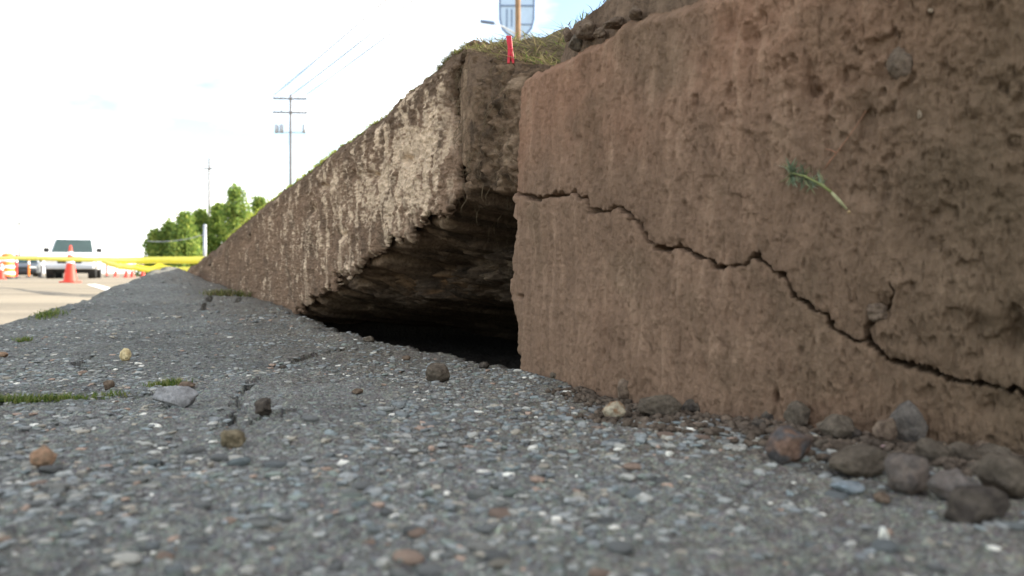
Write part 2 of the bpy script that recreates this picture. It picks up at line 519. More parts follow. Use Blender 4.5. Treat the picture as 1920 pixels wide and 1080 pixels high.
# ---------------------------------------------------------------- left length of wall
nu, nz = 470, 330
U = np.linspace(352, 905, nu)
T = t_of_u(U); LX, LY = L_xy(T)
zt = z_at(l_top(U), LY) + 0.004 * fbm2(T * 30, T * 0, 4, 5)
zb = z_at(l_base(U), LY) - 0.05
K = np.linspace(0, 1, nz)
Zg = zb[:, None] + (zt - zb)[:, None] * K[None]
Tg = np.broadcast_to(T[:, None], Zg.shape); Ug = np.broadcast_to(U[:, None], Zg.shape)
Yg = np.broadcast_to(LY[:, None], Zg.shape)
Vg = HZ - (Zg - HC) * F / Yg
streak = fbm2(Tg * 60, Zg * 36, 4, 101)
rough = fbm2(Tg * 60, Zg * 110, 4, 111, 0.6)
lump = fbm2(Tg * 7, Zg * 7, 3, 121)
disp = 0.006 * lump + 0.0030 * streak + 0.0045 * rough * sst(0.35, -0.5, -rough)
disp = disp + 0.0016 * fbm2(Tg * 130, Zg * 260, 3, 131)
# pits at the far end
for (pu, pv, ru, rv, dp) in [(400, 470, 5, 12, .05), (388, 492, 5, 9, .05), (370, 503, 4, 8, .05), (460, 425, 7, 12, .03), (462, 448, 6, 14, .03), (415, 455, 5, 16, .04), (610, 350, 9, 7, .02), (640, 440, 8, 10, .02), (585, 395, 6, 9, .02), (700, 330, 8, 8, .02), (760, 300, 9, 10, .02), (660, 330, 6, 10, .015)]:
    disp = disp - dp * np.exp(-(((Ug - pu) / ru) ** 2 + ((Vg - pv) / rv) ** 2))
topround = sst(0.05, 0.0, zt[:, None] - Zg)
disp = disp - 0.025 * topround ** 2
hole = [(352, 640), (548, 640), (548, 592), (575, 568), (600, 548), (640, 522), (672, 500), (690, 492), (700, 472), (730, 458), (762, 444), (790, 424), (820, 402), (842, 388), (860, 352),
        (862, 300), (850, 240), (848, 180), (854, 140), (868, 110), (868, 50), (352, 50)]
ju = 15 * fbm2(Tg * 20, Zg * 20, 5, 141, 0.58); jv = 15 * fbm2(Tg * 20 + 50, Zg * 20, 5, 151, 0.58)
# keep everything of the far length, and of the near length what lies outside the hole
hd, _ = poly_dist(Ug + ju, Vg + jv, hole[2:20])
disp = disp - 0.012 * sst(8, 0, hd) ** 2 - 0.006 * np.abs(lump) * sst(50, 0, hd)
LP = np.stack([LX[:, None] - ND[0] * disp, Yg - ND[1] * disp, Zg], -1)
keep_v = in_poly(Ug + ju, Vg + jv, hole) | (Ug < 540)
keep_f = keep_v[:-1, :-1] & keep_v[1:, :-1] & keep_v[:-1, 1:] & keep_v[1:, 1:]
br = np.array([0.205, 0.133, 0.087]); pale = np.array([0.60, 0.45, 0.31]); dk = np.array([0.10, 0.070, 0.048])
hd_, _ = poly_dist(Ug + ju, Vg + jv, hole[2:20])
reg = np.exp(-(((Ug - 800) / 95) ** 2 + ((Vg - 270 - (800 - Ug) * 0.25) / 100) ** 2)) * 1.0 + np.exp(-(((Ug - 690) / 120) ** 2 + ((Vg - 370) / 110) ** 2)) * 0.55 + np.exp(-(((Ug - 580) / 90) ** 2 + ((Vg - 430) / 110) ** 2)) * 0.32
pk = fbm2(Tg * 34, Zg * 17, 4, 161) + 0.85 * fbm2(Tg * 80, Zg * 130, 4, 171, 0.6)
pm = 0.9 * sst(0.05, 0.85, pk * 0.75 + reg * 1.05 - 0.35)
drip = sst(0.55, 0.9, fbm2(Tg * 42, Zg * 1.5, 2, 181)) * sst(540, 600, Ug) * sst(300, 430, Vg) * 0.8
pm = np.clip(pm + drip * 0.7, 0, 1) * (1 - 0.75 * sst(42, 4, hd_) * sst(800, 840, Ug))
dm = sst(0.1, 0.8, fbm2(Tg * 16, Zg * 12, 4, 191)) * 0.6
dm = np.maximum(dm, sst(0.10, 0.02, zt[:, None] - Zg + 0.03 * lump) * 0.65)
C = br * (1 + 0.22 * rough)[..., None]
C = C * (1 - dm[..., None]) + dk * dm[..., None]
C = C * (1 - pm[..., None]) + pale * pm[..., None] * (1 + 0.2 * rough)[..., None]
left_wall = grid_mesh('broken_wall', LP, M['slab_l'], keep_f, C, flip=True)
sm = left_wall.modifiers.new('thickness', 'SOLIDIFY'); sm.thickness = 0.012; sm.offset = -1; sm.use_rim_only = True
tag(left_wall, 'long brown earth-stained concrete wall with pale streaks receding to the left', 'wall', 'lengths of the broken wall')

# ---------------------------------------------------------------- right length of wall
CR = [(956, 356), (968, 362), (985, 366), (1003, 372), (1020, 374), (1030, 368), (1048, 364), (1075, 362), (1082, 368), (1098, 372), (1102, 384), (1108, 396), (1120, 398), (1135, 393), (1155, 391), (1172, 398), (1188, 410),
      (1200, 424), (1207, 440), (1214, 454), (1228, 464), (1258, 470), (1264, 460), (1275, 462), (1302, 474), (1318, 484), (1340, 494), (1362, 502), (1378, 500), (1395, 500), (1408, 488), (1418, 481), (1432, 484), (1444, 492), (1452, 508), (1472, 520), (1484, 532), (1493, 550), (1507, 562),
      (1522, 577), (1545, 590), (1560, 606), (1575, 624), (1600, 636), (1622, 642), (1640, 654), (1660, 668), (1680, 678), (1705, 686), (1740, 690), (1765, 702), (1785, 714), (1812, 720), (1845, 722), (1880, 722), (1905, 732), (1935, 748), (2000, 775), (2100, 830)]
u_r = np.concatenate([np.linspace(930, 1960, 660), np.linspace(1966, 2600, 60)])
S_in = s_of_u(u_r)
S = np.concatenate([S_in, np.linspace(S_in[-1] + 0.05, _rs[-1] - 0.05, 24)])
S[0:1] = S[0:1]
# the break: samples left of the corner run on along the straight
x_r, y_r = R_xy(S); nx_r, ny_r = R_n(S)
ub = 960 + F * x_r / np.maximum(y_r, 0.05)
lft = u_r < _ru[0] + 0.5
if lft.any():
    k = lft.sum()
    d0 = np.array([RP[1][0] - RP[0][0], RP[1][1] - RP[0][1]]); d0 /= np.hypot(*d0)
    for i in range(k):
        r = (u_r[i] - 960) / F
        # WX + a*d0x = r (WY + a*d0y)
        a = (r * WY - WX) / (d0[0] - r * d0[1])
        S[i] = a; x_r[i] = WX + a * d0[0]; y_r[i] = WY + a * d0[1]
        nx_r[i], ny_r[i] = R_n(0.02)
ub = 960 + F * x_r / np.maximum(y_r, 0.05)
ub = np.where(y_r < 0.12, 4000, ub)
nzr = 400
ztop = 0.446 + 0.006 * fbm2(S * 9, S * 0, 3, 201) + 0.003 * fbm2(S * 40, S * 0, 3, 205)
z0 = -0.06
K = np.linspace(0, 1, nzr)
Zr = z0 + (ztop - z0)[:, None] * K[None]
Sr = np.broadcast_to(S[:, None], Zr.shape)
Yr = np.broadcast_to(np.maximum(y_r, 0.12)[:, None], Zr.shape); Ur = np.broadcast_to(ub[:, None], Zr.shape)
Vr = HZ - (Zr - HC) * F / Yr
d = 0.004 * fbm2(Sr * 7, Zr * 7, 3, 211) + 0.0016 * fbm2(Sr * 130, Zr * 22, 4, 221) + 0.0012 * fbm2(Sr * 300, Zr * 120, 3, 226) - 0.0018 * sst(0.45, 0.9, fbm2(Sr * 210, Zr * 80, 3, 228))
up = sst(1150, 1500, Ur) * sst(480, 150, Vr) + 0.8 * sst(1560, 1760, Ur)
up = np.clip(up, 0, 1.2)
d = d + up * (0.0036 * fbm2(Sr * 24, Zr * 24, 4, 231) + 0.003 * np.abs(fbm2(Sr * 50, Zr * 50, 3, 241)))
d = d - 0.004 * sst(0.35, 0.8, fbm2(Sr * 60, Zr * 45, 3, 236)) * (0.35 + up)
# jagged line of the crack in wall coordinates (metres along, metres up)
crk = []
for (pu, pv) in CR:
    rr = (pu - 960) / F
    i = int(np.argmin(np.abs(ub - pu)))
    crk.append((S[i], HC + (HZ - pv) / F * y_r[i]))
jx = Sr + 0.0022 * fbm2(Sr * 90, Zr * 90, 3, 251); jz = Zr + 0.0036 * fbm2(Sr * 110 + 30, Zr * 110, 4, 261)
cd, cp = poly_dist(jx, jz, crk)
cu = np.interp(cp, np.linspace(0, 1, len(CR)), [p[0] for p in CR])
wid = np.interp(cu, [950, 1040, 1080, 1100, 1150, 1200, 1260, 1300, 1350, 1385, 1420, 1450, 1475, 1500, 1560, 1600, 1625, 1690, 1780, 1840, 1900, 2100],
                [3.6, 4.4, 2.6, 2.6, 4.2, 3.0, 2.6, 3.4, 4.0, 1.3, 3.0, 1.0, 4.5, 2.6, 2.4, 2.0, 3.6, 3.0, 1.8, 3.2, 2.2, 2.0]) / F * 1.3
wid = wid * (0.82 + 0.55 * fbm2(cp * 110, cp * 0, 3, 271))
groove = sst(1.25, 0.55, cd / np.maximum(wid, 0.0003))
d = d - np.clip(0.010 + 12.0 * (wid - 0.0006), 0.004, 0.032) * groove
bp = []
for (pu, pv) in [(1622, 642), (1627, 618), (1643, 598), (1664, 572), (1672, 548), (1666, 530)]:
    i = int(np.argmin(np.abs(ub - pu))); bp.append((S[i], HC + (HZ - pv) / F * y_r[i]))
bd, bpp = poly_dist(jx, jz, bp)
d = d - 0.012 * sst(1.3, 0.4, bd / (0.0024 * (1.15 - bpp)))
below = np.interp(Sr, [c[0] for c in crk], [c[1] for c in crk]) > Zr
edge = np.exp(-(cd / 0.006) ** 2)
d = d + np.where(below, 0.0016, -0.0012) * sst(0.0, 0.004, cd) * sst(1500, 1100, Ur) - 0.0012 * edge
for (pu, pv, ru, rv, dp) in [(1722, 430, 26, 48, .012), (1655, 575, 22, 24, .010), (1632, 620, 9, 28, .010), (1905, 630, 26, 34, .022), (1828, 612, 20, 22, .012), (1524, 170, 16, 14, .012), (1515, 130, 10, 24, .008),
                             (1478, 165, 14, 12, .008), (1360, 40, 16, 34, .012), (1455, 744, 5, 10, .012), (1468, 700, 6, 10, .005), (1625, 210, 26, 26, .007), (1830, 205, 22, 22, -.008), (1575, 140, 10, 30, .006),
                             (975, 556, 4, 4, .012), (1505, 660, 5, 9, .005), (1085, 262, 8, 10, .005), (1650, 140, 16, 16, .007), (1880, 760, 60, 20, .006), (1060, 285, 4, 14, .004), (1420, 70, 30, 16, .006)]:
    d = d - dp * np.exp(-(((Ur - pu) / ru) ** 2 + ((Vr - pv) / rv) ** 2))
tr = sst(0.016, 0.0, ztop[:, None] - Zr); d = d - 0.010 * tr ** 2
bl = np.interp(Vr, [100, 130, 180, 250, 330, 360, 385, 420, 480, 525, 570, 630, 700, 760], [984, 978, 972, 969, 963, 960, 962, 965, 958, 953, 956, 966, 973, 975])
bl = bl + 3.0 * fbm2(Zr * 60, Zr * 0, 4, 281)
ed = sst(9, 0, Ur - bl); d = d - 0.012 * ed ** 2
Pr = np.stack([x_r[:, None] + nx_r[:, None] * d, np.broadcast_to(y_r[:, None], Zr.shape) + ny_r[:, None] * d, Zr], -1)
kv = (Ur > bl)
kf = kv[:-1, :-1] & kv[1:, :-1] & kv[:-1, 1:] & kv[1:, 1:]
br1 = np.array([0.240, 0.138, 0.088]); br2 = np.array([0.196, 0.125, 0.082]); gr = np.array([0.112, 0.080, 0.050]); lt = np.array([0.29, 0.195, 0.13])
n1 = fbm2(Sr * 5, Zr * 5, 4, 291); n2 = fbm2(Sr * 70, Zr * 14, 4, 301); n3 = fbm2(Sr * 13, Zr * 13, 4, 311)
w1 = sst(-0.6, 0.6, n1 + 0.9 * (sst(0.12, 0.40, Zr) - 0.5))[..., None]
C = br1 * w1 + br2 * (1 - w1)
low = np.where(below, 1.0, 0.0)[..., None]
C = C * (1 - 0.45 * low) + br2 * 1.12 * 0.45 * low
m = (sst(0.25, 0.9, n3 + 0.2 * up) * 0.35)[..., None]; C = C * (1 - m) + gr * m
m = (sst(0.45, 1.0, n2) * 0.30)[..., None]; C = C * (1 - m) + lt * m
C = C * (1 + 0.15 * n2)[..., None]
rgt_shade = sst(1300, 1950, Ur)[..., None] * 0.8  # shade deepening to the right, painted into the wall colour
C = C * (1 - rgt_shade) + gr * 1.05 * rgt_shade
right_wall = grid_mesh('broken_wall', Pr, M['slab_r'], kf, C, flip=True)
sm = right_wall.modifiers.new('thickness', 'SOLIDIFY'); sm.thickness = 0.075; sm.offset = -1; sm.use_rim_only = True
tag(right_wall, 'large brown concrete wall in the right foreground with a long jagged crack', 'wall', 'lengths of the broken wall')

# ---------------------------------------------------------------- earth bank behind the wall
# exposed soil and the hollow under the wall
ns, nzs = 300, 300
Us = np.linspace(1040, 520, ns); Ts = t_of_u(Us); SX, SY = L_xy(Ts)
zts = np.interp(Us, [520, 700, 800, 850, 880, 930, 975, 1040], [0.44, 0.50, 0.52, 0.555, 0.532, 0.492, 0.468, 0.445])
Ks = np.linspace(0, 1, nzs)
Zs = -0.22 + (zts + 0.22)[:, None] * Ks[None]
Tq = np.broadcast_to(Ts[:, None], Zs.shape); Uq = np.broadcast_to(Us[:, None], Zs.shape); Yq = np.broadcast_to(SY[:, None], Zs.shape)
Vq = HZ - (Zs - HC) * F / Yq
vb = np.interp(Uq, [548, 575, 600, 640, 690, 700, 762, 820, 860, 900, 960, 1040], [590, 566, 546, 520, 490, 470, 442, 400, 372, 352, 350, 352])
rel = (Vq - vb) + 14 * fbm2(Tq * 20, Zs * 20, 4, 401)
crag = fbm2(Tq * 44, Zs * 24, 5, 411, 0.6)
D = 0.026 + 0.016 * crag * sst(840, 885, Uq) - 0.012 * np.abs(fbm2(Tq * 110, Zs * 60, 4, 421)) * sst(840, 880, Uq)
D = D - 0.044 * np.exp(-(((Uq - 874) / 20) ** 2 + ((Vq - 210) / 120) ** 2))
D = D + 0.045 * sst(925, 968, Uq) * sst(330, 170, Vq) + 0.05 * sst(200, 90, Vq) * sst(880, 940, Uq)
D = np.maximum(D, 0.014 * sst(870, 850, Uq))
ledge = np.exp(-(((Vq - (545 - (Uq - 700) * 0.12) + 26 * fbm2(Tq * 7, Zs * 7, 3, 436)) / 46) ** 2)) * sst(1000, 900, Uq) + 0.6 * np.exp(-(((Vq - 470) / 16) ** 2)) * sst(720, 800, Uq)
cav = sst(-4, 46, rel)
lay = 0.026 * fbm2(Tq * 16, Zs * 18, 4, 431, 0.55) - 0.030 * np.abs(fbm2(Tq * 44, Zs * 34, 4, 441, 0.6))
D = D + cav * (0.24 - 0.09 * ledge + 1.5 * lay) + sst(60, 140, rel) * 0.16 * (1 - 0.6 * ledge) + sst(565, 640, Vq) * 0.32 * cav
SP = np.stack([SX[:, None] + ND[0] * D, Yq + ND[1] * D, Zs], -1)
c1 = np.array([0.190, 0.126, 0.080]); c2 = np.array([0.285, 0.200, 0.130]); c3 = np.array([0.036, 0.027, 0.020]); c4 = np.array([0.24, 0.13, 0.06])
f1 = fbm2(Tq * 44, Zs * 26, 5, 451, 0.6); f2 = fbm2(Tq * 40, Zs * 24, 5, 461, 0.6)
m = sst(0.1, 0.8, f1)[..., None]; C = c1 * (1 - m) + c2 * m
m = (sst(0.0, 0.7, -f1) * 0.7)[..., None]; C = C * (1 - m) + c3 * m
hollow_shade = (sst(-6, 40, rel) * 0.74)[..., None]; C = C * (1 - hollow_shade) + c3 * hollow_shade * 0.9             # shade inside the hollow, painted into the soil colour
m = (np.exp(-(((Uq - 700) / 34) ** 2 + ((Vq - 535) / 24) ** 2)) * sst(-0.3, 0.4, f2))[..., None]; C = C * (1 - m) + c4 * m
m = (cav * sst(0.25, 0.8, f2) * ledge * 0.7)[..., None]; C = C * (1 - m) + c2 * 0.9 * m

# turf surface
d_s = np.concatenate([[0.0], np.linspace(0.005, 0.36, 46), np.linspace(0.4, 1.6, 26), np.linspace(1.8, 6.0, 16)])
tl = np.concatenate([np.linspace(8.5, 3.2, 40), np.linspace(3.15, 0.36, 110), np.linspace(0.35, 0.215, 30)])
fx = []; fy = []; fz = []; rise = []; tuv = []
for t in tl:
    x, y = L_xy(t); u = L_u(t)
    zz = float(z_at(l_top(u), y)) if u > 358 else None
    if zz is None:
        zz = np.interp(t, [4.8, 5.6, 7.0], [0.19, 0.05, -0.15])
    fx.append(x + ND[0] * 0.018); fy.append(y + ND[1] * 0.018); fz.append(zz - 0.004); rise.append(np.interp(t, [0.1, 0.6, 2, 3], [0.015, 0.02, 0.02, 0.0]))
for ii in range(int((1040 - 860) / 520 * 299), 20, -2):
    p = SP[ii, -1]
    fx.append(p[0] - ND[0] * 0.004); fy.append(p[1] - ND[1] * 0.004); fz.append(p[2] + 0.004); rise.append(np.interp(Us[ii], [860, 900, 960, 1030], [0.03, 0.05, 0.06, 0.035]))
NOTCH_END = len(fx)
for s in np.concatenate([np.linspace(0.095, 0.9, 110), np.linspace(0.95, _rs[-1] - 0.06, 30)]):
    x, y = R_xy(s); nx, ny = R_n(s)
    fx.append(float(x - nx * 0.024)); fy.append(float(y - ny * 0.024)); fz.append(0.456 + 0.040 * float(sst(0.08, 0.15, s))); rise.append(0.09)
fx, fy, fz, rise = map(np.array, (fx, fy, fz, rise))
DX = fx[:, None] + 0.91 * d_s[None]; DY = fy[:, None] + 0.415 * d_s[None]
nn = fbm2(DX * 9, DY * 9, 4, 501)
DZ = fz[:, None] + rise[:, None] * sst(0.0, 0.2, d_s)[None] + 0.016 * nn * sst(0.0, 0.05, d_s)[None] + 0.006 * fbm2(DX * 40, DY * 40, 3, 511)
DZ = DZ * (1 - sst(2.2, 5.6, d_s)[None]) + (-0.16) * sst(2.2, 5.6, d_s)[None]
DZ[:, 0] -= 0.07
g1 = np.array([0.10, 0.085, 0.045]); g2 = np.array([0.16, 0.125, 0.075])
m = sst(-0.5, 0.5, nn)[..., None]
fr_m = sst(0.16, 0.02, d_s[None] + 0.05 * nn)[..., None]
BC = (g1 * (1 - m) + g2 * m) * (1 - fr_m) + np.array([0.150, 0.102, 0.068]) * (1 + 0.35 * fbm2(DX * 60, DY * 60, 3, 521))[..., None] * fr_m
lipn = 0.010 * fbm2(DX * 30, DY * 30 + DZ * 40, 4, 531) * sst(0.10, 0.0, d_s)[None] * (np.arange(len(fx)) > NOTCH_END + 3)[:, None]
DX = DX - 0.91 * np.abs(lipn); DY = DY - 0.415 * np.abs(lipn); DZ = DZ + lipn * 0.8
bank = grid_mesh('earth_bank', np.stack([DX, DY, DZ], -1), M['soil'], None, BC, flip=False)
tag(bank, 'grassy earth bank held behind the broken wall', kind='structure')
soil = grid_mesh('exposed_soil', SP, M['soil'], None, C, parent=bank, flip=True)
tag(soil, 'dark rooty soil and hollow opened where the wall broke')
turf_tree = None
from mathutils.bvhtree import BVHTree
def bvh(o):
    me = o.data
    vs = [v.co.copy() for v in me.vertices]; ps = [tuple(p.vertices) for p in me.polygons]
    return BVHTree.FromPolygons(vs, ps)

# ---------------------------------------------------------------- grass
def blades(name, base, h, w, lean, cols, mat, parent=None, up=None):
    """base (n,3); h,w (n,); lean (n,2) sideways reach of the tip; five-vertex blades"""
    n = len(base); base = np.asarray(base, float)
    a = RNG.uniform(0, 2 * np.pi, n); sx = np.cos(a) * w * 0.5; sy = np.sin(a) * w * 0.5
    z = np.zeros(n)
    side = np.stack([sx, sy, z], -1)
    mid = base + np.stack([lean[:, 0] * 0.35, lean[:, 1] * 0.35, h * 0.6], -1)
    tip = base + np.stack([lean[:, 0], lean[:, 1], h], -1)
    V = np.stack([base - side, base + side, mid + side * 0.8, mid - side * 0.8, tip], 1).reshape(-1, 3)
    o = np.arange(n)[:, None] * 5
    Fc = np.concatenate([o + [0, 1, 2], o + [0, 2, 3], o + [3, 2, 4]], 0)
    Cc = np.repeat(np.asarray(cols), 5, axis=0)
    return mesh_np(name, V, Fc, mat, Cc, False, parent)

def pick_cols(pal, n, jit=0.25):
    pal = np.array(pal); c = pal[RNG.integers(0, len(pal), n)]
    return np.clip(c * (1 + RNG.uniform(-jit, jit, (n, 1))), 0.005, 0.9)
STRAW = [(0.26, 0.21, 0.11), (0.20, 0.16, 0.09), (0.16, 0.15, 0.06), (0.12, 0.09, 0.05), (0.30, 0.25, 0.14)]
GREENS = [(0.12, 0.17, 0.035), (0.18, 0.21, 0.05), (0.08, 0.13, 0.03), (0.24, 0.24, 0.08)]
iz = np.arange(len(fx))
# dry turf along the top of the left length and on the sunken corner
nb_ = 11000
i = RNG.integers(40, NOTCH_END - 2, nb_); dd = np.abs(RNG.normal(0, 0.10, nb_)) + 0.006
j = np.clip(np.searchsorted(d_s, dd), 0, len(d_s) - 1)
bs = np.stack([DX[i, j], DY[i, j], DZ[i, j]], -1) + RNG.normal(0, 0.006, (nb_, 3)) * [1, 1, 0.2]
hh = RNG.uniform(0.006, 0.024, nb_) * np.interp(bs[:, 1], [1.2, 1.6, 3.0, 6], [1.0, 0.85, 0.7, 0.9])
fl = np.where(i > 176, 1.9, 0.8)[:, None]; hh = hh * np.where(i > 176, 0.4, 0.4)
ln = (RNG.normal(0, 0.011, (nb_, 2)) + [-0.006, -0.003]) * fl
g = blades('dry_grass', bs, hh, RNG.uniform(0.0012, 0.0028, nb_), ln, np.where(RNG.random((nb_, 1)) < 0.22, pick_cols(GREENS, nb_), pick_cols(STRAW, nb_)), M['grass'], bank)
tag(g, 'short dry grass fringing the top of the bank', kind='stuff')
nb_ = 6000
i = RNG.integers(40, 182, nb_); j = np.where(RNG.random(nb_) < 0.6, 1, 2)
i2 = i + 1; fa = RNG.random((nb_, 1)); bs = np.stack([DX[i, j], DY[i, j], DZ[i, j]], -1) * fa + np.stack([DX[i2, j], DY[i2, j], DZ[i2, j]], -1) * (1 - fa) + RNG.normal(0, 0.003, (nb_, 3)) * [1, 1, 0.15]
yf = np.interp(bs[:, 1], [1.4, 1.9, 2.5, 6], [0.3, 0.55, 0.8, 1.4])
g = blades('rim_grass', bs, RNG.uniform(0.004, 0.013, nb_) * yf, RNG.uniform(0.0015, 0.003, nb_) * yf, RNG.normal(0, 0.006, (nb_, 2)) + [-0.004, -0.002], np.where(RNG.random((nb_, 1)) < np.interp(bs[:, 1:2], [1.5, 2.2], [0.3, 0.8]), pick_cols([(0.36, 0.42, 0.06), (0.42, 0.44, 0.09), (0.28, 0.35, 0.05)], nb_), pick_cols(STRAW, nb_)), M['grass'], bank)
tag(g, 'low yellow-green grass along the very edge of the wall top', kind='stuff')
nb_ = 5000
i = RNG.integers(NOTCH_END + 3, len(fx) - 30, nb_); dd = np.abs(RNG.normal(0, 0.12, nb_)) + 0.004
j = np.clip(np.searchsorted(d_s, dd), 0, len(d_s) - 1)
bs = np.stack([DX[i, j], DY[i, j], DZ[i, j]], -1) + RNG.normal(0, 0.005, (nb_, 3)) * [1, 1, 0.2]
g = blades('green_grass', bs, RNG.uniform(0.005, 0.016, nb_), RNG.uniform(0.001, 0.0022, nb_), RNG.normal(0, 0.007, (nb_, 2)), np.where(RNG.random((nb_, 1)) < 0.6, pick_cols(GREENS, nb_), pick_cols(STRAW, nb_)), M['grass'], bank)
tag(g, 'short green grass on the bank above the cracked wall', kind='stuff')
# hanging fibres and roots on the soil face
bm = bmesh.new()
ni, nj = SP.shape[:2]
for k in range(230):
    ii = random.randint(60, 128); jj = random.randint(150, nj - 4)
    p = SP[ii, jj] - np.array([ND[0], ND[1], 0]) * 0.004
    L = random.uniform(0.012, 0.05); sx = random.uniform(-0.6, 0.6)
    pts = []
    for m_ in range(5):
        f = m_ / 4
        pts.append((p[0] + sx * L * f * 0.6 - 0.006 * math.sin(f * 3) + random.uniform(-1, 1) * 0.0015, p[1] - 0.01 * math.sin(f * 3), p[2] - L * f + random.uniform(-1, 1) * 0.001))
    bm_path(bm, pts, [random.uniform(0.0003, 0.0008) * (1 - 0.6 * q_ / 4) for q_ in range(5)], 4)
ro = bm_obj('hanging_roots', bm, plain('dry_root', (0.20, 0.15, 0.09), 0.95, 0.1, 0, 0.6, 60), bank, True)
tag(ro, 'dry roots and grass fibres hanging from the torn turf', kind='stuff')

def tuft(name, label, spots, n, h, spread, pal=GREENS, z=None, group=None):
    B = []
    for k in range(n):
        s = spots[random.randrange(len(spots))] if len(spots) > 2 else None
        if s is None:
            f = random.random(); a, b = spots
            s = (a[0] + (b[0] - a[0]) * f, a[1] + (b[1] - a[1]) * f)
        B.append((s[0] + random.gauss(0, spread[0]), s[1] + random.gauss(0, spread[1]), 0))
    B = np.array(B); B[:, 2] = (ground_z(B[:, 0], B[:, 1]) if z is None else z) - 0.001
    hh = RNG.uniform(0.35, 1.0, n) * h
    o = blades(name, B, hh, RNG.uniform(0.05, 0.11, n) * h + 0.0004, RNG.normal(0, 0.4 * h, (n, 2)), pick_cols(pal, n), M['grass'])
    tag(o, label, 'grass', group, 'stuff'); return o
def gp(u, v):
    p = ground_pt(u, v); return (p.x, p.y)
def gph(u, v):
    Y = HC * F / max(v - HZ, 8)
    for _ in range(30):
        z = float(ground_macro(np.array((u - 960) / F * Y), np.array(Y)))
        Yn = (HC - z) * F / (v - HZ) if v > HZ else 5.0
        Y = 0.5 * Y + 0.5 * min(max(Yn, 0.3), 6.2)
    return ((u - 960) / F * Y, Y)
tuft('grass_strip', 'thin strip of green grass growing along an asphalt crack at far left', [gp(-30, 752), gp(150, 748)], 700, 0.011, (0.012, 0.006))
tuft('grass_strip', 'sparse end of the grass strip, nearer the flat grey stone', [gp(150, 748), gp(225, 738)], 130, 0.010, (0.01, 0.006))
tuft('grass_tuft', 'green grass tuft right behind the flat grey stone', [gp(290, 724), gp(335, 722)], 240, 0.012, (0.008, 0.006))
tuft('grass_tuft', 'small green grass tuft on the asphalt edge beside the sunlit road', [gph(75, 598), gph(105, 588)], 220, 0.025, (0.02, 0.02))
tuft('grass_tuft', 'dark green tuft at the left rim of the asphalt', [gph(40, 640), gph(46, 640)], 140, 0.014, (0.008, 0.008))
tuft('grass_tuft', 'low mossy grass at the foot of the far wall', [gph(400, 553), gph(460, 556)], 500, 0.035, (0.03, 0.02), GREENS + STRAW)
tuft('grass_tuft', 'few dry stalks on the asphalt in front of the brown crumbs', [gp(1455, 788), gp(1462, 788)], 14, 0.012, (0.004, 0.004), STRAW)

# ---------------------------------------------------------------- stones
def ico(sub):
    bm = bmesh.new(); bmesh.ops.create_icosphere(bm, subdivisions=sub, radius=1.0)
    V = np.array([v.co[:] for v in bm.verts]); Fc = np.array([[v.index for v in f.verts] for f in bm.faces]); bm.free()
    return V, Fc
ICO1, ICO2, ICO3, ICO4 = ico(1), ico(2), ico(3), ico(4)
ROCKN = [0]
def rock_mesh(name, size, cols, seed, angular=0.5, rot=0.0, tilt=0.0, rough=1.0):
    V, Fc = ICO3 if size[0] < 0.018 else ICO4; V = V.copy()
    rs = np.random.default_rng(seed)
    # flat facets: cut with random planes
    for k in range(int(5 + 9 * angular)):
        n = rs.normal(size=3); n /= np.linalg.norm(n); c = rs.uniform(0.62, 0.9)
        dd = V @ n; over = np.maximum(dd - c, 0)
        V = V - n[None] * (over * (0.55 + 0.4 * angular))[:, None]
    r = 1 + rough * (0.13 * fbm3(V[:, 0] * 1.6 + seed, V[:, 1] * 1.6, V[:, 2] * 1.6, 3, seed) + 0.05 * fbm3(V[:, 0] * 6 + seed, V[:, 1] * 6, V[:, 2] * 6, 3, seed + 9))
    V = V * r[:, None]
    V = V / np.abs(V).max(0)
    V = V * (np.array(size) / 2)
    ct, st = math.cos(tilt), math.sin(tilt)
    V = V @ np.array([[ct, 0, -st], [0, 1, 0], [st, 0, ct]])
    cr_, sr_ = math.cos(rot), math.sin(rot)
    V = V @ np.array([[cr_, sr_, 0], [-sr_, cr_, 0], [0, 0, 1]])
    V[:, 2] -= V[:, 2].min()
    c1, c2 = np.array(cols[0]), np.array(cols[1])
    m = sst(-0.4, 0.5, fbm3(V[:, 0] / size[0] * 4 + seed, V[:, 1] / size[0] * 4, V[:, 2] / size[0] * 4, 4, seed + 3))[:, None]
    return V, Fc, c1 * (1 - m) + c2 * m

GREY = ((0.098, 0.078, 0.058), (0.135, 0.108, 0.080)); DARK = ((0.062, 0.051, 0.042), (0.10, 0.082, 0.064)); BROWN = ((0.13, 0.092, 0.066), (0.185, 0.135, 0.095))
TAN = ((0.42, 0.33, 0.20), (0.30, 0.19, 0.11)); ORNG = ((0.30, 0.185, 0.115), (0.23, 0.155, 0.10)); PALE = ((0.30, 0.29, 0.28), (0.22, 0.21, 0.20)); CREAM = ((0.62, 0.50, 0.28), (0.50, 0.38, 0.20))
def stone(name, label, u, vb, w, h, cols, angular=0.5, depth=0.9, rot=None, tilt=0.0, sink=0.08, group=None, cat='stone', Y=None, zb=None, rough=1.0):
    ROCKN[0] += 1
    if Y is None:
        Y = HC * F / (vb - HZ)
    W = w / F * Y; H = h / F * Y
    # footprint centre lies half a depth behind the visible foot
    yc = Y + W * depth * 0.35
    x = (u - 960) / F * Y
    V, Fc, C = rock_mesh(name, (W, W * depth, H * 1.06), cols, 900 + ROCKN[0] * 13, min(1.0, angular + 0.3), random.uniform(-0.5, 0.5) if rot is None else rot, tilt, rough)
    o = mesh_np(name, V, Fc, M['rock'], C, True)
    gz = float(ground_z(np.array(x), np.array(yc))) if zb is None else zb
    o.location = (x, yc, gz - H * sink)
    tag(o, label, cat, group); return o

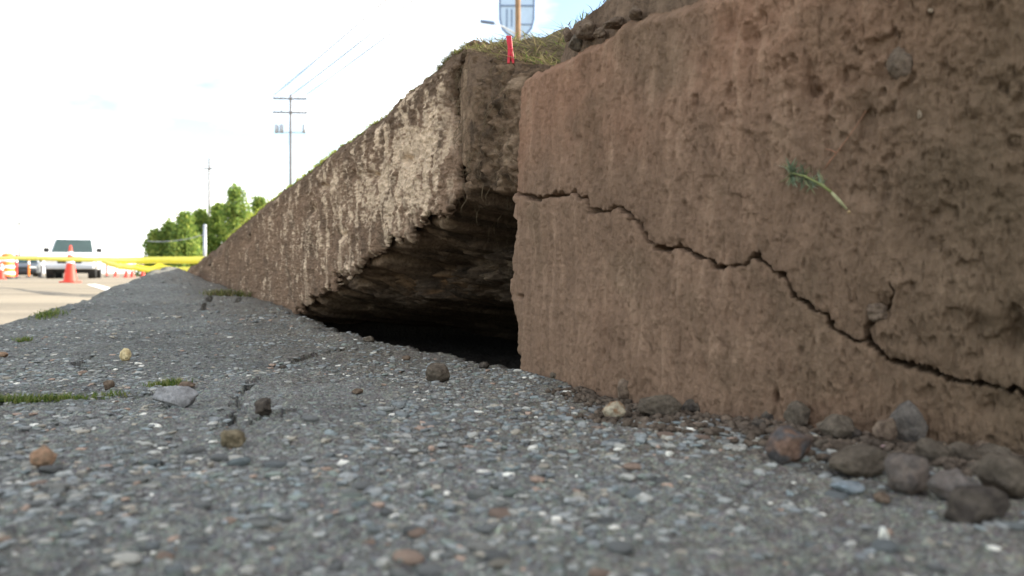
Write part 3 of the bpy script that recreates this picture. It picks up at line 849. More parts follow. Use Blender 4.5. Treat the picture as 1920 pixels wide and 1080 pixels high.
G = 'stones and clods fallen along the cracked wall'
stone('stone', 'small cream and rust coloured stone at the wall foot', 1152, 786, 46, 38, ((0.40, 0.34, 0.24), (0.22, 0.12, 0.06)), 0.4, group=G)
stone('dirt_clod', 'pointed brown clod leaning on the wall above the cream stone', 1174, 752, 38, 50, BROWN, 0.8, group=G, cat='clod')
stone('dirt_clod', 'long flat grey-brown clod beside the cream stone', 1240, 784, 84, 46, GREY, 0.3, 0.6, group=G, cat='clod', rot=0)
stone('dirt_clod', 'dark crumbly clod at the right end of the flat clod', 1306, 775, 52, 44, DARK, 0.6, group=G, cat='clod', rough=1.8)
stone('dirt_clod', 'tiny dark crumb at the wall foot above the dark clod', 1290, 748, 28, 22, DARK, 0.6, group=G, cat='clod', rough=1.8)
stone('stone', 'dark rounded stone with reddish side, apart from the pile', 1492, 888, 92, 72, ((0.085, 0.078, 0.074), (0.16, 0.10, 0.07)), 0.7, group=G)
stone('dirt_clod', 'grey-brown clod against the wall behind the dark rounded stone', 1502, 812, 52, 54, GREY, 0.5, group=G, cat='clod')
stone('dirt_clod', 'small brown crumb left of the clod against the wall', 1448, 796, 34, 28, DARK, 0.5, group=G, cat='clod')
stone('dirt_clod', 'wide grey clod between dark rounded stone and upright stone', 1578, 836, 78, 54, GREY, 0.4, group=G, cat='clod')
stone('stone', 'tall upright grey stone, highest of the pile', 1712, 842, 72, 92, ((0.12, 0.103, 0.088), (0.155, 0.132, 0.11)), 0.35, 0.8, group=G, tilt=0.15)
stone('dirt_clod', 'narrow brown clod left of the upright stone', 1664, 846, 46, 56, BROWN, 0.6, group=G, cat='clod')
stone('dirt_clod', 'small round clod right of the upright stone', 1778, 836, 52, 46, GREY, 0.4, group=G, cat='clod')
stone('dirt_clod', 'broad grey clod lying below the wide grey clod', 1624, 908, 118, 62, GREY, 0.4, 0.7, group=G, cat='clod', rot=0.2)
stone('dirt_clod', 'brown three-cornered clod in the front of the pile', 1712, 942, 92, 78, ((0.12, 0.10, 0.085), (0.16, 0.125, 0.10)), 1.0, group=G, cat='clod')
stone('dirt_clod', 'round clod just below the upright stone', 1756, 886, 58, 54, GREY, 0.4, group=G, cat='clod')
stone('dirt_clod', 'grey clod below the small round clod', 1812, 880, 64, 46, GREY, 0.4, group=G, cat='clod')
stone('dirt_clod', 'smooth brown clod right of the three-cornered clod', 1806, 962, 104, 68, ((0.13, 0.115, 0.10), (0.165, 0.135, 0.115)), 0.3, group=G, cat='clod')
stone('stone', 'big dark stone at the lower right end of the pile', 1846, 996, 130, 74, DARK, 0.5, 0.7, group=G, rot=0.1)
stone('dirt_clod', 'large grey-brown clod cut by the right edge of view', 1906, 950, 100, 84, GREY, 0.4, group=G, cat='clod')
stone('dirt_clod', 'low clod by the right edge under the crack', 1880, 872, 80, 44, GREY, 0.4, group=G, cat='clod')
stone('stone', 'flat pale bluish stone below the broad grey clod', 1598, 934, 66, 20, ((0.20, 0.23, 0.24), (0.26, 0.28, 0.28)), 0.3, 0.8, group=G)
stone('stone', 'orange-tan chip among the clods by the upright stone', 1776, 846, 22, 18, TAN, 0.8, group=G)
stone('stone', 'tiny pinkish chip under the narrow brown clod', 1660, 850, 18, 12, ((0.35, 0.25, 0.22), (0.3, 0.2, 0.18)), 0.8, group=G)
stone('white_chip', 'bright white chip standing at lower right on the asphalt', 1660, 1030, 26, 42, ((0.75, 0.74, 0.68), (0.68, 0.64, 0.50)), 0.9, 0.5, rot=0.4, tilt=-0.5, cat='chip')
stone('stone', 'orange-brown round stone at the lower left', 75, 888, 52, 48, ORNG, 0.35)
stone('stone', 'small cream stone standing upright on the left asphalt', 233, 676, 22, 28, CREAM, 0.3, 0.7, rot=0)
stone('concrete_chunk', 'flat angular grey chunk lying by the green tuft', 322, 766, 86, 42, PALE, 1.0, 0.65, rot=0.15, tilt=0.12, cat='stone')
stone('stone', 'small dark brown three-cornered stone left of centre', 490, 793, 34, 34, DARK, 1.0)
stone('dirt_clod', 'dry brown fibrous clod on the left asphalt', 432, 852, 48, 38, ((0.15, 0.12, 0.075), (0.20, 0.16, 0.10)), 0.2, cat='clod', rough=1.8)
stone('stone', 'grey rounded clod in front of the dark hole', 820, 713, 50, 36, GREY, 0.3)
stone('stone', 'little brown stone at the right end of the grass strip', 200, 728, 22, 18, BROWN, 0.5)
stone('stone', 'low brown stone touching the grass tuft', 346, 730, 34, 16, BROWN, 0.5)
stone('stone', 'tiny orange stone at the left edge of view', 2, 664, 18, 12, ORNG, 0.5)
CRL = ['crumb on the asphalt lip at the left end of the hole', 'crumb on the asphalt lip below the middle of the hole', 'crumb on the asphalt lip near the right end of the hole', 'crumb at the foot of the cracked wall just right of the hole',
       'brown crumb on open asphalt below the grey rounded clod', 'little crumb on the asphalt left of the hole', 'crumb between the cream stone and the flat clod', 'crumb at the wall foot right of the dark crumbly clod', 'crumb left of the small brown crumb near the dark rounded stone', 'crumb right of the dark rounded stone',
       'crumb between the wall-side clod and the wide grey clod', 'crumb behind the narrow brown clod', 'crumb behind the upright stone on its right', 'crumb under the crack near the right edge', 'crumb between the broad grey clod and the round clod', 'crumb above the smooth brown clod', 'crumb in front of the broad grey clod', 'crumb left of the broad grey clod',
       'tiniest crumb at the wall foot below the lower crack middle', 'tiny crumb above the dark rounded stone', 'crumb pressed to the right of the wide grey clod', 'crumb against the wall by the right edge', 'wide crumb at the very right edge against the wall']
for k, (u, vb, w, h) in enumerate([(690, 646, 22, 14), (760, 676, 18, 10), (908, 690, 22, 14), (1040, 716, 18, 12), (668, 745, 24, 12), (530, 690, 16, 10), (1205, 795, 20, 14), (1365, 800, 24, 18), (1425, 812, 26, 18), (1545, 850, 30, 20), (1530, 800, 26, 22),
                                   (1640, 820, 30, 26), (1740, 812, 26, 24), (1850, 850, 40, 26), (1690, 880, 30, 22), (1840, 905, 40, 30), (1660, 950, 34, 20), (1560, 880, 28, 18), (1390, 792, 16, 12), (1470, 815, 18, 14), (1610, 836, 24, 22), (1870, 830, 40, 30), (1920, 845, 50, 34)]):
    stone('soil_crumb', CRL[k], u, vb, w, h, [GREY, BROWN, DARK][k % 3], 0.5, group='small soil crumbs', cat='crumb')

n = 2200
ls = RNG.uniform(0.22, 0.85, n); lx, ly = R_xy(ls); lnx, lny = R_n(ls)
lo_ = np.abs(RNG.normal(0, 0.022, n)) * np.interp(ls, [0, 0.4, 0.75], [0.5, 1.2, 2.2]) + 0.004
m_ = ls > 0.36; lo_ = np.where(m_ & (RNG.random(n) < 0.6), RNG.uniform(0.01, 0.13, n), lo_)
lx = lx + lnx * lo_; ly = ly + lny * lo_; la = RNG.uniform(0.0014, 0.0052, n) * np.interp(ls, [0, 0.5], [0.7, 1.1])
V0, F0 = ICO1
V = np.repeat(V0[None], n, 0) * (1 + 0.15 * RNG.normal(size=(n, len(V0), 1)).clip(-1.5, 1.5)) * (la[:, None] * np.array([1.0, 0.9, 0.75]))[:, None] * RNG.uniform(0.75, 1.25, (n, 1, 3))
V = V + np.stack([lx, ly, ground_z(lx, ly) + la * 0.4], -1)[:, None]
Fc = F0[None] + (np.arange(n) * len(V0))[:, None, None]
lc = np.repeat((np.array([0.135, 0.103, 0.076]) * RNG.uniform(0.55, 1.2, (n, 1)))[:, None], len(V0), 1)
tag(mesh_np('loose_soil', V.reshape(-1, 3), Fc.reshape(-1, 3), M['rock'], lc.reshape(-1, 3), True), 'fine loose crumbs of brown soil along the wall foot', 'soil', None, 'stuff')

# clods and stones at the top edge of the cracked wall
def top_rock(name, label, u, v, w, h, cols, off, ang=0.5):
    p = R_pt(u, v, off); Y = p.y
    ROCKN[0] += 1
    V, Fc, C = rock_mesh(name, (w / F * Y, w / F * Y * 0.9, h / F * Y), cols, 700 + ROCKN[0] * 7, ang, random.random(), random.uniform(-.5, .5) if cols in (BROWN, DARK) else 0, 1.9 if cols in (BROWN, DARK) else 1.0)
    o = mesh_np(name, V, Fc, M['rock'], C, True)
    o.location = (p.x, p.y, p.z - h / F * Y * 0.5)
    return o
for k, (u, v, w, h, c, lb) in enumerate([(1064, 78, 36, 34, GREY, 'round grey stone set in the turf edge at the corner'), (1082, 54, 56, 40, BROWN, 'brown clod at the turf corner above the round grey stone'), (1108, 58, 30, 22, BROWN, 'small clod beside the brown corner clod'),
                                         (1136, 38, 50, 26, BROWN, 'brown clod at the top edge just before the frame top'), (1046, 62, 24, 30, BROWN, 'little clod on the outer tip of the turf edge'), (1176, 22, 36, 20, BROWN, 'small brown clod highest along the top edge of the cracked wall')]):
    tag(top_rock('dirt_clod', '', u, v, w, h, c, -0.014), lb, 'clod', 'clods along the top of the cracked wall')
# stones held in the wall face
for (u, v, w, h, c, lb) in [(1688, 117, 56, 72, ((0.13, 0.098, 0.07), (0.16, 0.118, 0.085)), 'round grey stone set in the wall'), (1724, 212, 12, 22, ((0.34, 0.27, 0.19), (0.26, 0.20, 0.14)), None), (1640, 585, 46, 40, BROWN, None), (1745, 20, 11, 10, ((0.30, 0.23, 0.16), (0.24, 0.18, 0.12)), None), (1830, 196, 34, 34, BROWN, None)]:
    o = top_rock('embedded_stone', '', u, v, w, h, c, -0.006 if w > 20 else 0.0, 0.25)
    o.parent = right_wall
    if lb: o['label'] = lb

# ---------------------------------------------------------------- pebbles of the asphalt
PCOL = 0.36 * np.array([0.20, 0.193, 0.172]) + np.array([0.94, 0.91, 0.85]) * np.array([(0.20, 0.21, 0.21), (0.16, 0.18, 0.19), (0.24, 0.25, 0.24), (0.14, 0.145, 0.145), (0.20, 0.225, 0.23), (0.16, 0.20, 0.21), (0.32, 0.315, 0.29), (0.66, 0.64, 0.58), (0.28, 0.25, 0.20), (0.34, 0.23, 0.17), (0.17, 0.205, 0.18), (0.12, 0.13, 0.14)])
PW = np.array([15, 15, 13, 12, 9, 5, 10, 3.2, 8, 3.5, 6, 6]); PW = PW / PW.sum()
def scatter(n, y0, y1, a0, a1, powr):
    out_x, out_y = [], []
    f = RNG.random(n)
    y = (y0 ** powr + f * (y1 ** powr - y0 ** powr)) ** (1 / powr)
    x = RNG.uniform(-0.70, 0.66, n) * y
    q = (x - WX) * ND[0] + (y - WY) * ND[1]
    wallx = np.interp(y, RP[::-1, 1], RP[::-1, 0])
    ok = np.where(y < WY, x < wallx - 0.005, q < -0.02) & (x > np.interp(y, _ey, _ex) + 0.02)
    x, y = x[ok], y[ok]
    a = a0 * (a1 / a0) ** (RNG.random(len(x)) ** 2.0)
    return x, y, a
xs, ys, as_ = [], [], []
for n, y0, y1, a0, a1, pw_ in [(22000, 0.33, 1.25, 0.0013, 0.0056, 1.2), (13000, 1.1, 2.6, 0.0028, 0.0075, 1.0), (6500, 2.3, 5.6, 0.005, 0.012, 0.6), (1100, 0.33, 0.9, 0.0045, 0.0095, 1.2)]:
    x, y, a = scatter(n, y0, y1, a0, a1, pw_); xs.append(x); ys.append(y); as_.append(a)
x = np.concatenate(xs); y = np.concatenate(ys); a = np.concatenate(as_)
# thinner cover where dust and tar lie over the stones
cov = fbm2(x * 4, y * 4, 3, 601)
ok = RNG.random(len(x)) < sst(-0.6, 0.5, cov) * 0.85 + 0.12
x, y, a = x[ok], y[ok], a[ok]
gz = ground_z(x, y)
big = np.argsort(-(a / y))
sel = big[:300]; rest = big[300:]
bb = a * RNG.uniform(0.5, 0.95, len(a)); cc = a * RNG.uniform(0.28, 0.55, len(a))
ang = RNG.uniform(0, 2 * np.pi, len(a))
def build_pebbles(idx, tmpl, name):
    V0, F0 = tmpl; n = len(idx)
    V = np.repeat(V0[None], n, 0) * (1 + 0.22 * RNG.normal(size=(n, len(V0), 1)).clip(-1.5, 1.5) * np.ones((1, 1, 3)))
    V[..., 2] = np.clip(V[..., 2], -1, 0.72)
    V = V * np.stack([a[idx], bb[idx], cc[idx]], -1)[:, None]
    c, s = np.cos(ang[idx])[:, None], np.sin(ang[idx])[:, None]
    X = V[..., 0] * c - V[..., 1] * s; Y = V[..., 0] * s + V[..., 1] * c
    Z = V[..., 2] + X * RNG.normal(0, 0.08, (n, 1)) + Y * RNG.normal(0, 0.08, (n, 1))
    P = np.stack([X + x[idx][:, None], Y + y[idx][:, None], Z + (gz[idx] + 0.10 * cc[idx])[:, None]], -1)
    Fc = F0[None] + (np.arange(n) * len(V0))[:, None, None]
    ci = PCOL[RNG.choice(len(PCOL), n, p=PW)] * RNG.uniform(0.75, 1.2, (n, 1))
    C = np.repeat(ci[:, None], len(V0), 1)
    return mesh_np(name, P.reshape(-1, 3), Fc.reshape(-1, 3), M['pebble'], C.reshape(-1, 3), True, asphalt)
nr = rest[:3500]; fr = rest[3500:]
tag(build_pebbles(nr, ICO2, 'aggregate'), 'small stones set in the asphalt', kind='stuff')
tag(build_pebbles(fr, ICO1, 'fine_aggregate'), 'fine stones set in the asphalt', kind='stuff')
var = []
for k in range(30):
    V0, F0 = ICO2; V = V0 * (1 + 0.16 * fbm3(V0[:, 0] * 1.3 + k * 5, V0[:, 1] * 1.3, V0[:, 2] * 1.3, 2, 800 + k))[:, None]
    V[:, 2] = np.clip(V[:, 2], -1, 0.7) * 0.38; V[:, 1] *= 0.55 + 0.4 * random.random()
    c = PCOL[RNG.choice(len(PCOL), p=PW)] * RNG.uniform(0.8, 1.2)
    o = mesh_np('pebble', V, F0, M['pebble'], np.repeat(c[None], len(V), 0), True, asphalt)
    var.append(o)
for k, ii in enumerate(sel):
    o = var[k] if k < 30 else var[k % 30].copy()
    if k >= 30:
        COL.objects.link(o); o.parent = asphalt
    o.location = (x[ii], y[ii], gz[ii] + 0.03 * a[ii]); o.scale = (a[ii],) * 3
    o.rotation_euler = (random.gauss(0, 0.08), random.gauss(0, 0.08), ang[ii])

# ---------------------------------------------------------------- red peg on the sunken corner
pk = empty('red_peg', (0, 0, 0))
ip = int(np.argmin(np.abs(960 + F * SP[:, -1, 0] / SP[:, -1, 1] - 957)))
pb = Vector(SP[ip, -1]) + Vector((0, 0, -0.003))
pk.location = pb
for s, nm in ((-1, 'prong'), (1, 'prong')):
    bm = bmesh.new()
    H = 0.047
    prof = [(0.0, 0.0042 * s, 0.0022), (0.35, 0.0024 * s, 0.0026), (0.55, 0.0014 * s, 0.0024), (0.8, 0.0020 * s - 0.0010, 0.0026), (1.0, 0.0022 * s - 0.0016, 0.0024)]
    pv = None
    for (f, cx, hw) in prof:
        ring = [bm.verts.new((cx - 0.0022 * (1 - f) * -1 + (sx_ * hw), sy_ * 0.004, f * H)) for sx_, sy_ in ((-1, -1), (1, -1), (1, 1), (-1, 1))]
        if pv is None: bm.faces.new(ring[::-1])
        else:
            for q_ in range(4): bm.faces.new((pv[q_], pv[(q_ + 1) % 4], ring[(q_ + 1) % 4], ring[q_]))
        pv = ring
    bm.faces.new(pv)
    bmesh.ops.bevel(bm, geom=bm.edges[:], offset=0.0006, segments=1, affect='EDGES')
    bm_obj(nm, bm, M['red_peg'], pk)
bm = bmesh.new(); bm_tube(bm, (-0.0035, 0, 0.024), (0.0055, 0, 0.024), 0.0044, None, 10)
bm_obj('spring_coil', bm, M['red_peg'], pk, True)
tag(pk, 'small bright red peg standing upright on the turf at the break', 'peg')

# ---------------------------------------------------------------- uprooted sprig on the wall face
wp = [R_pt(u, v, o_) for u, v, o_ in ((1492, 326, 0.012), (1520, 333, 0.014), (1548, 348, 0.012), (1566, 362, 0.010), (1580, 378, 0.009), (1592, 393, 0.006))]
sp = empty('weed_sprig', wp[0])
def rel(p): return p - wp[0]
bm = bmesh.new(); bm_path(bm, [rel(p) for p in wp[:4]], [0.0008, 0.0011, 0.0013, 0.0014], 6); bm_obj('stem', bm, M['stem'], sp, True)
bm = bmesh.new(); bm_path(bm, [rel(p) for p in wp[3:]], [0.0014, 0.0017, 0.0011], 6); bm_obj('root', bm, M['root_pale'], sp, True)
bm = bmesh.new(); bmesh.ops.create_icosphere(bm, subdivisions=2, radius=0.0016, matrix=Matrix.Translation(rel(R_pt(1595, 398, 0.005)))); bm_obj('root_tip', bm, M['bulb'], sp, True)
n = 110
LB = np.array([tuple(rel(wp[0].lerp(wp[2], max(0, random.gauss(0.25, 0.4))))) for _ in range(n)])
a_ = RNG.uniform(0, 2 * np.pi, n)
rx_, ry_ = R_n(s_of_u(1500)); tx_, ty_ = -ry_, rx_
ll = RNG.uniform(0.007, 0.017, n)
sidev = np.stack([np.cos(a_) * tx_ * ll + rx_ * 0.004, np.cos(a_) * ty_ * ll + ry_ * 0.004], -1)
lo = blades('leaves', LB, np.sin(a_) * ll, RNG.uniform(0.0014, 0.003, n), sidev, pick_cols([(0.20, 0.25, 0.15), (0.27, 0.32, 0.22), (0.32, 0.32, 0.17), (0.16, 0.20, 0.12)], n), M['grass'], sp)
tag(sp, 'small uprooted green sprig with pale root stuck on the cracked wall', 'weed')
rp = [R_pt(u, v, o_) for u, v, o_ in ((1548, 318, 0.004), (1560, 303, 0.006), (1572, 288, 0.005), (1590, 262, 0.004), (1606, 240, 0.004), (1626, 208, 0.003))]
bm = bmesh.new(); bm_path(bm, rp, [0.0003, 0.0008, 0.0005, 0.0004, 0.0004, 0.0003], 5); bm_path(bm, [rp[2], R_pt(1563, 283, 0.006), R_pt(1552, 280, 0.006)], [0.0007, 0.0006, 0.0004], 5)
tag(bm_obj('root_strand', bm, M['root_red'], None, True), 'thin reddish root strand on the wall above the sprig', 'root')

# ---------------------------------------------------------------- caution tapes
def ribbon(name, pts, width, label, wob=0.01, seed=0):
    n = 90; P = []
    pts = np.array(pts)
    f = np.linspace(0, 1, n); k = np.linspace(0, 1, len(pts))
    c = np.stack([np.interp(f, k, pts[:, i_]) for i_ in range(3)], -1)
    c[:, 2] += wob * fbm2(f * 9, f * 0, 3, seed)
    tw = 0.5 * fbm2(f * 5, f * 0, 2, seed + 4)
    up = np.stack([np.zeros(n), np.sin(tw) * 0.6, np.cos(tw)], -1) * width / 2
    G_ = np.stack([c - up, c, c + up], 1); G_[:, 1, 1] += 0.0015
    o = grid_mesh(name, G_, M['tape'])
    s_ = o.modifiers.new('t', 'SOLIDIFY'); s_.thickness = 0.0008
    tag(o, label, 'tape', 'caution tapes'); return o
def bgp(u, v, Y): return ((u - 960) / F * Y, Y, float(z_at(v, Y)))
ribbon('caution_tape', [bgp(420, 488, 8.0), bgp(260, 489, 9.5), bgp(170, 487, 13), bgp(-60, 483, 24)], 0.08, 'upper yellow caution tape stretched behind the far wall end', 0.01, 3)
ribbon('caution_tape', [bgp(420, 503, 8.0), bgp(340, 504, 8.7), bgp(250, 501, 9.8), bgp(190, 490, 11.6)], 0.076, 'lower yellow caution tape sagging under the upper one', 0.02, 8)
def stake(u, Y, h, label):
    bm = bmesh.new(); x_ = (u - 960) / F * Y
    bm_box(bm, (0, 0, h / 2), (0.035, 0.02, h), None, 0.003)
    bm_tube(bm, (0, 0, -0.08), (0, 0, 0.0), 0.002, 0.016, 4)
    o = bm_obj('wooden_stake', bm, M['wood_pole']); o.location = (x_, Y, ROADZ); tag(o, label, 'stake', 'stakes holding the caution tape')
stake(420, 8.1, 0.5, 'wooden stake holding the tape behind the far wall end')
stake(-70, 24.3, 0.6, 'wooden stake holding the tape at the left edge of view')

# ---------------------------------------------------------------- traffic cones and other channelisers
def lathe(bm, prof, seg=24):
    rings = [[bm.verts.new((r * math.cos(2 * math.pi * k / seg), r * math.sin(2 * math.pi * k / seg), z)) for k in range(seg)] for r, z in prof]
    for a_, b_ in zip(rings[:-1], rings[1:]):
        for k in range(seg): bm.faces.new((a_[k], a_[(k + 1) % seg], b_[(k + 1) % seg], b_[k]))
    bm.faces.new(rings[-1])
def cone_thing(h, label):
    root = empty('traffic_cone', (0, 0, 0)); s = h / 0.95
    bm = bmesh.new(); bm_box(bm, (0, 0, 0.02 * s), (0.38 * s, 0.38 * s, 0.04 * s), None, 0.012 * s); bm_obj('base', bm, M['cone_red'], root)
    R = lambda z: 0.155 * s * (1 - z / (1.12 * h)) + 0.01 * s
    bm = bmesh.new(); lathe(bm, [(R(0.04 * s) + 0.01, 0.04 * s), (R(0.06 * s), 0.07 * s), (R(0.5 * h), 0.5 * h), (R(0.93 * h), 0.93 * h), (R(h) * 0.9, h), (R(h) * 0.5, h + 0.003)]); bm_obj('cone_body', bm, M['cone_red'], root, True)
    for z0_, z1_ in ((0.52, 0.66), (0.74, 0.83)):
        bm = bmesh.new(); lathe(bm, [(R(z0_ * h) + 0.004, z0_ * h), (R(z1_ * h) + 0.004, z1_ * h), (R(z1_ * h) - 0.002, z1_ * h + 0.001)]); bm_obj('reflective_collar', bm, M['white_paint'], root, True)
    tag(root, label, 'cone'); return root
def copy_tree(o, parent=None):
    c = o.copy(); COL.objects.link(c); c.parent = parent
    for ch in list(o.children): copy_tree(ch, c)
    return c
c0 = cone_thing(0.97, 'tall red traffic cone standing in front of the white truck'); c0.location = ((132 - 960) / F * 20.8, 20.8, ROADZ)
def bcone(u, Y, label, sc=0.75):
    c = copy_tree(c0); c['label'] = label; c['group'] = 'distant traffic cones'; c.location = ((u - 960) / F * Y, Y, ROADZ); c.scale = (sc,) * 3; c.rotation_euler = (0, 0, random.random())
c0['group'] = 'distant traffic cones'
bcone(237, 44, 'left one of the close pair of distant cones under the tape')
bcone(248, 47, 'right one of the close pair of distant cones under the tape')
bcone(268, 46, 'distant cone right of the pair, close to the heaved asphalt')
bcone(217, 52, 'distant cone just right of the white truck')
bcone(3, 32, 'small traffic cone at the left edge beside the orange drum')
def drum(u, Y, label):
    root = empty('traffic_drum', ((u - 960) / F * Y, Y, ROADZ))
    bm = bmesh.new(); lathe(bm, [(0.36, 0), (0.36, 0.07), (0.30, 0.10)]); bm_obj('rubber_base', bm, M['black'], root, True)
    bm = bmesh.new(); lathe(bm, [(0.29, 0.08), (0.28, 0.34), (0.265, 0.35), (0.262, 0.62), (0.248, 0.63), (0.24, 0.9), (0.225, 0.92), (0.21, 1.04), (0.12, 1.08)]); bm_obj('drum_body', bm, M['orange'], root, True)
    for z0_, r_ in ((0.20, 0.288), (0.47, 0.268), (0.74, 0.250)):
        bm = bmesh.new(); lathe(bm, [(r_, z0_), (r_ - 0.003, z0_ + 0.10), (r_ - 0.012, z0_ + 0.101)]); bm_obj('reflective_band', bm, M['white_paint'], root, True)
    bm = bmesh.new(); bm_path(bm, [(-0.08, 0, 1.06), (-0.06, 0, 1.14), (0.06, 0, 1.14), (0.08, 0, 1.06)], 0.015, 6); bm_obj('handle', bm, M['orange'], root, True)
    tag(root, label, 'drum', 'orange drums on the road')
drum(14, 34, 'orange drum with white bands at the left edge of view')
drum(-6, 38, 'orange drum cut by the left edge of view')
def delineator(u, Y, h, m_, label):
    root = empty('delineator_post', ((u - 960) / F * Y, Y, ROADZ))
    bm = bmesh.new(); lathe(bm, [(0.2, 0), (0.2, 0.04), (0.07, 0.07)], 16); bm_obj('base', bm, M['black'], root, True)
    bm = bmesh.new(); lathe(bm, [(0.055, 0.05), (0.05, h - 0.08), (0.06, h - 0.05), (0.03, h)], 14); bm_obj('post', bm, m_, root, True)
    bm = bmesh.new(); lathe(bm, [(0.058, h * 0.65), (0.057, h * 0.8), (0.05, h * 0.801)], 14); bm_obj('reflective_collar', bm, M['white_paint'], root, True)
    tag(root, label, 'post', 'delineator posts on the road')
delineator(31, 44, 1.3, M['cone_red'], 'slim red post standing before the dark car')
delineator(54, 48, 1.2, M['orange'], 'slim orange post right behind the dark car')
delineator(78, 45, 1.05, M['pole_grey'], 'slim grey post between dark car and white truck')
delineator(200, 52, 1.3, M['cone_red'], 'slim red post right of the white truck')

# ---------------------------------------------------------------- vehicles
def extrude_profile(bm, prof, w, taper=None):
    """closed side profile (y,z) extruded in x; taper(z) narrows the width"""
    A = []; B = []
    for (yy, zz) in prof:
        k = w / 2 * (taper(zz) if taper else 1)
        A.append(bm.verts.new((-k, yy, zz))); B.append(bm.verts.new((k, yy, zz)))
    n = len(prof)
    for i_ in range(n): bm.faces.new((A[i_], A[(i_ + 1) % n], B[(i_ + 1) % n], B[i_]))
    bm.faces.new(A[::-1]); bm.faces.new(B)
    bmesh.ops.recalc_face_normals(bm, faces=bm.faces[:])
    bmesh.ops.bevel(bm, geom=[e for e in bm.edges], offset=0.035, segments=2, affect='EDGES', profile=0.6)
def wheel(root, x_, y_, r, w):
    bm = bmesh.new(); lathe(bm, [(r * 0.62, -w / 2), (r * 0.92, -w / 2), (r, -w / 2 + 0.03), (r, w / 2 - 0.03), (r * 0.92, w / 2), (r * 0.62, w / 2)], 28)
    bmesh.ops.rotate(bm, verts=bm.verts, cent=(0, 0, 0), matrix=Matrix.Rotation(math.pi / 2, 3, 'Y'))
    o = bm_obj('wheel', bm, M['tyre'], root, True); o.location = (x_, y_, r)
    bm = bmesh.new(); bm_tube(bm, (-w * 0.42, 0, 0), (w * 0.42, 0, 0), r * 0.6, None, 20); bm_obj('rim', bm, M['steel'], o)
def vehicle(name, label, cat, u, Y, rz, W, paint, truck):
    root = empty(name, ((u - 960) / F * Y, Y, ROADZ), rz)
    if truck:
        H, hood, nose, wb, r, gc = 1.92, 1.12, -2.7, 3.3, 0.40, 0.36
        low = [(-2.72, 0.50), (-2.72, 0.98), (-2.60, 1.10), (-1.35, 1.18), (2.85, 1.16), (2.85, 0.5), (2.2, 0.42), (-2.2, 0.42)]
        cab = [(-1.40, 1.15), (-0.62, 1.84), (-0.35, 1.92), (1.0, 1.92), (1.25, 1.84), (1.35, 1.15)]
        ws = ((-1.33, 1.22), (-0.70, 1.82))
    else:
        r = 0.32
        low = [(-2.25, 0.32), (-2.28, 0.62), (-2.1, 0.76), (-1.1, 0.92), (2.1, 0.98), (2.2, 0.6), (2.15, 0.3), (-2.0, 0.24)]
        cab = [(-1.15, 0.90), (-0.35, 1.36), (0.0, 1.43), (0.7, 1.43), (1.1, 1.36), (1.9, 0.95)]
        ws = ((-1.05, 0.97), (-0.42, 1.33))
    bm = bmesh.new(); extrude_profile(bm, low, W); bm_obj('body', bm, paint, root, False)
    zt_ = cab[2][1]; zb_ = cab[0][1]
    tp = lambda z: 0.94 - 0.16 * (z - zb_) / (zt_ - zb_)
    bm = bmesh.new(); extrude_profile(bm, cab, W, tp); bm_obj('cab', bm, paint, root, False)
    # glass, just proud of the cab
    (y0_, z0_), (y1_, z1_) = ws
    bm = bmesh.new(); nrm = Vector((0, -(z1_ - z0_), (y1_ - y0_))).normalized() * 0.02
    k0, k1 = W / 2 * tp(z0_) - 0.07, W / 2 * tp(z1_) - 0.07
    fr_ = [Vector((-k0, y0_, z0_)), Vector((k0, y0_, z0_)), Vector((k1, y1_, z1_)), Vector((-k1, y1_, z1_))]
    vv_ = [bm.verts.new(p + nrm) for p in fr_]; v2_ = [bm.verts.new(p - nrm) for p in fr_]
    bm.faces.new(vv_); bm.faces.new(v2_[::-1])
    for q_ in range(4): bm.faces.new((vv_[q_], v2_[q_], v2_[(q_ + 1) % 4], vv_[(q_ + 1) % 4]))
    wso = bm_obj('windscreen', bm, M['glass'], root)
    for sx_ in (-1, 1):
        bm = bmesh.new()
        a0, a1 = z0_ + 0.06, z1_ - 0.02
        for (ya, yb, yc_, yd) in (((y0_ + 0.25), 0.15, 0.15, (y1_ + 0.2)), (0.22, (1.2 if truck else 1.25), (1.05 if truck else 0.85), 0.22)):
            pp = [Vector((sx_ * (W / 2 * tp(zz) + 0.008), yy, zz)) for yy, zz in ((ya, a0), (yb, a0), (yc_, a1), (yd, a1))]
            q1 = [bm.verts.new(p) for p in pp]; q2 = [bm.verts.new(p - Vector((sx_ * 0.03, 0, 0))) for p in pp]
            bm.faces.new(q1); bm.faces.new(q2[::-1])
            for q_ in range(4): bm.faces.new((q1[q_], q2[q_], q2[(q_ + 1) % 4], q1[(q_ + 1) % 4]))
        bm_obj('side_windows', bm, M['glass'], root)
        bm = bmesh.new(); bm_box(bm, (sx_ * (W / 2 + 0.10), y0_ + 0.25, z0_ + 0.10), (0.22, 0.12, 0.20 if truck else 0.14), None, 0.03); bm_obj('mirror', bm, M['black'], root)
        hy = low[0][0] - 0.01; hz = 0.86 if truck else 0.62
        bm = bmesh.new(); bm_box(bm, (sx_ * (W / 2 - 0.24), hy, hz), (0.36, 0.08, 0.18 if truck else 0.13), None, 0.025); bm_obj('headlight', bm, M['lamp_glass'], root)
        wy0, wy1 = (-1.75, 1.75) if truck else (-1.38, 1.38)
        for wy_ in (wy0, wy1):
            wheel(root, sx_ * (W / 2 - 0.10), wy_, r, 0.24)
            bm = bmesh.new(); bm_tube(bm, (sx_ * (W / 2 - 0.3), wy_, r + 0.02), (sx_ * (W / 2 + 0.004), wy_, r + 0.02), r + 0.07, None, 24); bm_obj('wheel_arch', bm, M['black'], root)
